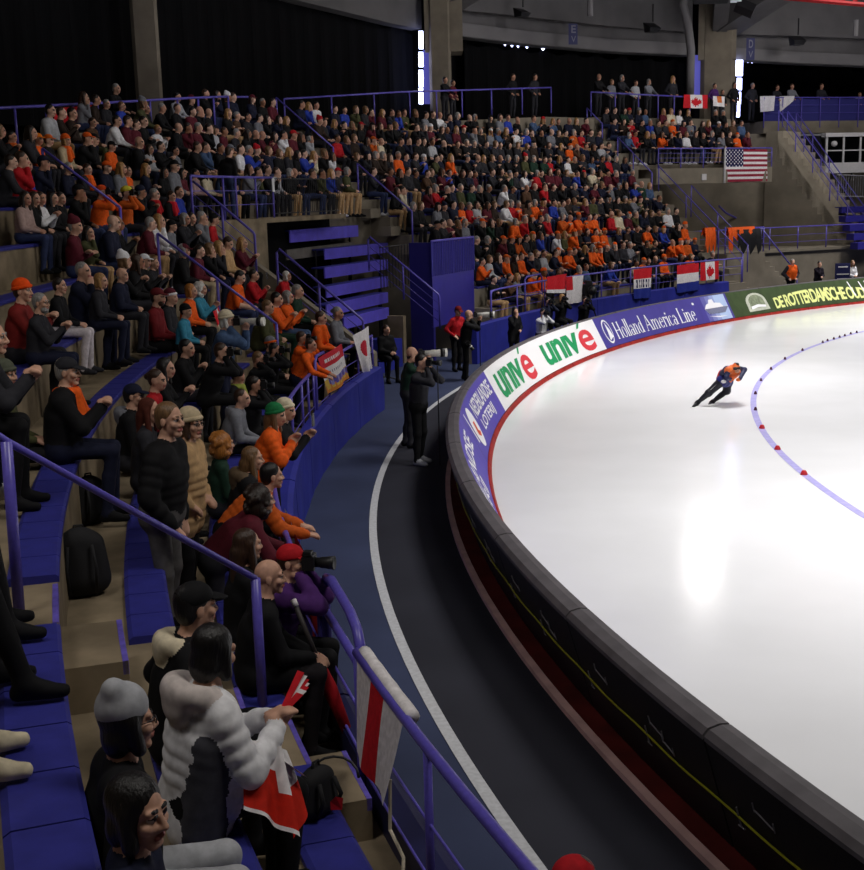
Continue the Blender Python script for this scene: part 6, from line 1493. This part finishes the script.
HATC = ['black','black','navy','white','grey','maroon','red']
taken = {}
for k, az, o in people:
    if k >= 0: taken.setdefault(k, []).append(az)
FB = [('far stand','blue gate',151.7,128.9,0,10,-1),('middle upper block','platform',167.4,152.9,6,10,-1),('corner block','corner stair',168.4,179.5,3,8,1),('balcony block','concrete stair',127.4,117.0,9,11,-1)]
cand = []
for bname, ref, a0, a1, k0, k1, sg in FB:
    for k in range(k0, k1+1):
        st = math.degrees(.53/(Rk(k)+.2)); a = a0+sg*st*(.4+.3*RN.random()); n = 0; seats = []
        while (a1-a)*sg > 0:
            jit = a+RN.uniform(-.12,.12)*st
            if not (k == 6 and bname == 'middle upper block' and 0) and not in_aisle(jit, .12):
                if not any(abs(jit-z)*math.pi/180*Rk(k) < .42 for z in taken.get(k, [])):
                    p = P(Rk(k)+.20, jit, Zk(k)+.05); u, v, d = px(p+Vector((0,0,.8)))
                    vac = .10 if bname != 'corner block' else .16
                    if bname == 'far stand' and k < 2 and jit < 133: vac = .45
                    if bname == 'far stand' and k == 0: vac += .25
                    kmx = 7 if jit > 171 else 8 if jit > 167.6 else 9 if jit > 158 else 11
                    if -12 < u < 872 and k <= kmx and RN.random() > vac: seats.append((jit, p, u, v, d))
            a += sg*st
        for j, s in enumerate(seats): cand.append((s[4], bname, ref, k, j+1)+s)
cand.sort(key=lambda c: c[0])
n_ind = max(0, 322-len(people)-26)
stuff = []
def outfit(u, v, k, b):
    zone = b == 'far stand' and 478 < u < 700 and 205 < v < 300
    po = .42 if zone and k <= 3 else .12 if zone else .02
    hair = RN.choice(HR); hat = None
    if RN.random() < po:
        top = RN.choice(['orange','orange','darkorange'])
        if RN.random() < .55: hat = (RN.choice(['cap','beanie','cap']), RN.choice(['orange','darkorange']))
    else:
        top = RN.choice(TOPS); r = RN.random()
        if r < (.16 if zone and k <= 3 else .01): hat = ('cap','orange')
        elif r < .16: hat = (RN.choice(['cap','beanie','tuque']), RN.choice(HATC))
    return top, RN.choice(['charcoal','black','denim','denim','charcoal','tan','navy']), hair, hat, RN.choice((0,0,1,2,2,3))
for i, (d, bname, ref, k, num, az, p, u, v, _) in enumerate(cand):
    top, pt, hair, hat, sk = outfit(u, v, k, bname)
    pose = dict(RN.choice(POSES)); h = .019 if d < 30 else .025; bulk = RN.choice((0.,.015))
    me, tags, info = fig_mesh(h=h, bulk=bulk, **pose)
    b = inward(az)+RN.uniform(-.15,.15)+(.12 if bname != 'far stand' else .05); sc_ = RN.uniform(.94,1.05)
    mats = {'skin':SK[sk],'top':C[top],'sleeve':C[top],'pants':C[pt],'shoe':C[RN.choice(['black','black','white'])],'eye':EYE,'lip':LIP,'brow':BROW}
    if i < n_ind:
        o = place_body(me, tags, p, b, mats, sc_); dress(o, info, hair, hat, True)
        hn = ('%s %s' % (TNAME.get(hat[1],hat[1]), HAIRNAME[hat[0]])) if hat else ('%s %s hair' % ('long' if hair[0]=='long' else 'cropped' if hair[0] in ('crop','fringe') else 'short', {'darkbrown':'dark','sandy':'fair'}.get(hair[1],hair[1])))
        tag(o, 'person in %s, %s, %s from the %s, %s of %s' % (TNAME.get(top,top), hn, ordinal(num), ref, padname(k).replace(' row',' row'), bname), 'person', 'spectators seated in the stands')
        people.append([k, az, o])
    else: stuff.append((me, tags, info, p, b, sc_, mats, hair, hat))
# the rest of the far crowd
def crowd(items, name):
    Vs, Qs, Ms, ms, off = [], [], [], [], 0
    def mi(m):
        if m not in ms: ms.append(m)
        return ms.index(m)
    for me, tags, info, p, b, s, mats, hair, hat in items:
        M = np.array(Matrix.Translation(p) @ Matrix.Rotation(b,4,'Z') @ Matrix.Diagonal((s,s,s,1)))
        def addm(me, M4, idx):
            nonlocal off
            n = len(me.vertices); v = np.empty(n*3, np.float32); me.vertices.foreach_get('co', v); v = v.reshape(-1,3)@M4[:3,:3].T+M4[:3,3]
            q = np.empty(len(me.polygons)*4, np.int32); me.loops.foreach_get('vertex_index', q); Vs.append(v); Qs.append(q.reshape(-1,4)+off); Ms.append(idx(me)); off += n
        tm = [mi(mats.get(t) or mats['top']) for t in tags]
        def bi_(me):
            t = np.empty(len(me.polygons), np.int32); me.polygons.foreach_get('material_index', t); return np.array(tm)[t]
        addm(me, M, bi_)
        Mh = M@np.array(Matrix.Translation(Vector(info['hc'])) @ Matrix(info['Rh'].tolist()).to_4x4())
        for kind, c in ([(hair[0], HC[hair[1]])]+([(hat[0], col(hat[1]))] if hat else [])):
            if kind not in _hm: _hm[kind] = _hair(kind)
            m_ = mi(c); addm(_hm[kind], Mh, lambda me: np.full(len(me.polygons), m_))
    me = to_mesh(name, np.concatenate(Vs), np.concatenate(Qs), np.concatenate(Ms))
    for m in ms: me.materials.append(m)
    o = D.objects.new(name, me); COL.objects.link(o); return o
if stuff:
    o = crowd(stuff, 'spectator_crowd'); o['kind'] = 'stuff'; tag(o, 'distant spectators filling the upper rows of the far stand under the drapes', 'crowd')
# people standing on the walks and decks behind the top rows
def walker(x, y, R, zf, lab, top='black', hair=('short','brown'), hat=None, arms='pocket', lean=.05, h=.025):
    q = at_R(x, y, R); az = pol(q)[1]; me, tags, info = fig_mesh(sit=False, arms=arms, lean=lean, h=h)
    zz_ = zf(az) if callable(zf) else zf; s = max(.85, min(1.15, (q.z-zz_)/info['hc'][2]))
    o = place_body(me, tags, P(R,az,zz_), inward(az), {'skin':SK[1],'top':C[top],'sleeve':C[top],'pants':C['charcoal'],'shoe':C['black'],'eye':EYE,'lip':LIP,'brow':BROW}, s); dress(o, info, hair, hat, True)
    tag(o, lab, 'person', 'people standing behind the top rows'); people.append([-5, az, o])
def wz(az):
    w = sorted(WZ)
    for (a,za,_r),(b,zb_,_r2) in zip(w,w[1:]):
        if a <= az <= b: return za+(zb_-za)*(az-a)/(b-a)
    return 7.9
for i,(x,y,tp,hr,ar) in enumerate(((444,80,'black',('short','black'),'rail'),(452,83,'maroon',('short','brown'),'pocket'),(512,77,'black',('short','brown'),'pocket'),(534,77,'charcoal',('short','black'),'pocket'))):
    walker(x,y,47.0,wz,('person in black leaning on the rail right under the column light strip','person in a dark red top by the column and light strip','dim person in black standing alone before the drape, nearer the column','dim person in charcoal standing alone before the drape, nearer the E sign')[i],tp,hr,None,ar)
for i,(x,y,tp) in enumerate(((598,77,'black'),(611,82,'grey'),(621,78,'charcoal'),(635,83,'lightgrey'),(648,82,'grey'),(672,79,'charcoal'))):
    walker(x,y,47.2,wz,'dim person in %s at the top rail left of the maple flag, %s in line' % (TNAME.get(tp,tp), ordinal(i+1)),tp,RN.choice(HR),None,RN.choice(('rail','pocket')))
for i,(x,y,tp,lab) in enumerate(((714,86,'purple','person in purple behind the top railing flags at the far column'),(722,92,'black','person in black between the far column and the bright light strip'),(734,85,'black','dark silhouette of a person in front of the bright light strip'))):
    walker(x,y,47.9,wz,lab,tp)
zdk = lambda az: zd1
for i,(x,y,tp,hr,ar,ln) in enumerate(((752,84,'charcoal',('short','grey'),'pocket',.05),(775,88,'charcoal',('short','brown'),'rail',.3),(791,86.5,'grey',('short','brown'),'rail',.1),(820,86,'charcoal',('short','brown'),'rail',.2),(857,95,'lightgrey',('bob','sandy'),'rail',.5))):
    walker(x,y,50.7,zdk,('dim person in dark clothes at the deck corner beside the light strip','person leaning over the blue deck beside the hanging white jacket','person in grey standing upright behind the blue deck','person in dark clothes with arms along the blue deck railing','pale haired person slumped over the end of the blue deck')[i],tp,hr,None,ar,ln)
for i,(x,y) in enumerate(((767.5,101),(787,101))):
    q = at_R(x,y,49.93); f_ = flag('jacket', q+Vector((-.4,0,.25)), q+Vector((.4,0,.25)), q+Vector((-.35,-.02,-.55)), q+Vector((.35,-.02,-.5)) if i == 0 else q+Vector((.35,0,0)), 8, 8, lambda u,v: F_W, ('white jacket hung over the corner of the blue deck railing','pale cloth folded over the blue deck railing')[i], .05, cat='jacket')
# ------------------------------------------------------------------ camera and light
sc = bpy.context.scene
cam = D.cameras.new('camera'); co = D.objects.new('camera', cam); COL.objects.link(co)
cam.sensor_fit = 'HORIZONTAL'; cam.sensor_width = 36; cam.lens = 36*FPX/864; cam.clip_start = .1; cam.clip_end = 400
co.matrix_world = Matrix.Translation((0,0,CAM_H)) @ Matrix.Rotation(PI/2-TH, 4, 'X') @ Matrix.Rotation(RO, 4, 'Z')
sc.camera = co
w = D.worlds.new('hall'); w.use_nodes = True; sc.world = w
w.node_tree.nodes['Background'].inputs[0].default_value = (.55,.58,.68,1); w.node_tree.nodes['Background'].inputs[1].default_value = .0
def lamp(name, loc, target, size, power, col=(1,.97,.93), spread=180):
    l = D.lights.new(name, 'AREA'); l.shape = 'RECTANGLE'; l.size = size[0]; l.size_y = size[1]; l.energy = power; l.color = col; l.spread = math.radians(spread)
    o = D.objects.new(name, l); COL.objects.link(o); o.location = loc
    d = Vector(target)-Vector(loc); o.rotation_euler = d.to_track_quat('-Z', 'Y').to_euler(); return o
for x, y in ((8,16),(8,30),(16,40),(20,22),(24,34),(22,50),(34,30),(36,46),(30,12)):
    lamp('ice_lamp', (x,y,13), (x,y,0), (3,3), 880, (1,.97,.95), 95)

sc.view_settings.view_transform = 'Standard'; sc.view_settings.look = 'None'; sc.view_settings.exposure = 0.; sc.view_settings.gamma = 1.
for x, y in ((-2,6),(2,22),(4,44),(18,56)):
    lamp('stand_lamp', (x+8,y-2,15), (x-4,y+2,3), (4,4), 330, (1,.95,.88), 130)
for x, y, z in ((-6,36,10.5),(6,50,11),(20,58,11.5)):
    lamp('top_lamp', (x+4,y-6,z+3), (x,y+3,z-3), (3,3), 70, (.95,.92,1), 120)

lamp('track_fill', (-4,4,11), (1.5,10,0), (2,2), 70, (1,.95,.9), 110)  # added fill, no real fixture: brightens the kerb and barrier back
lamp('corner_fill', (16,46,14), (22,60,4), (3,3), 200, (1,.96,.92), 130)  # added fill, no real fixture: lifts the concrete of the far corner
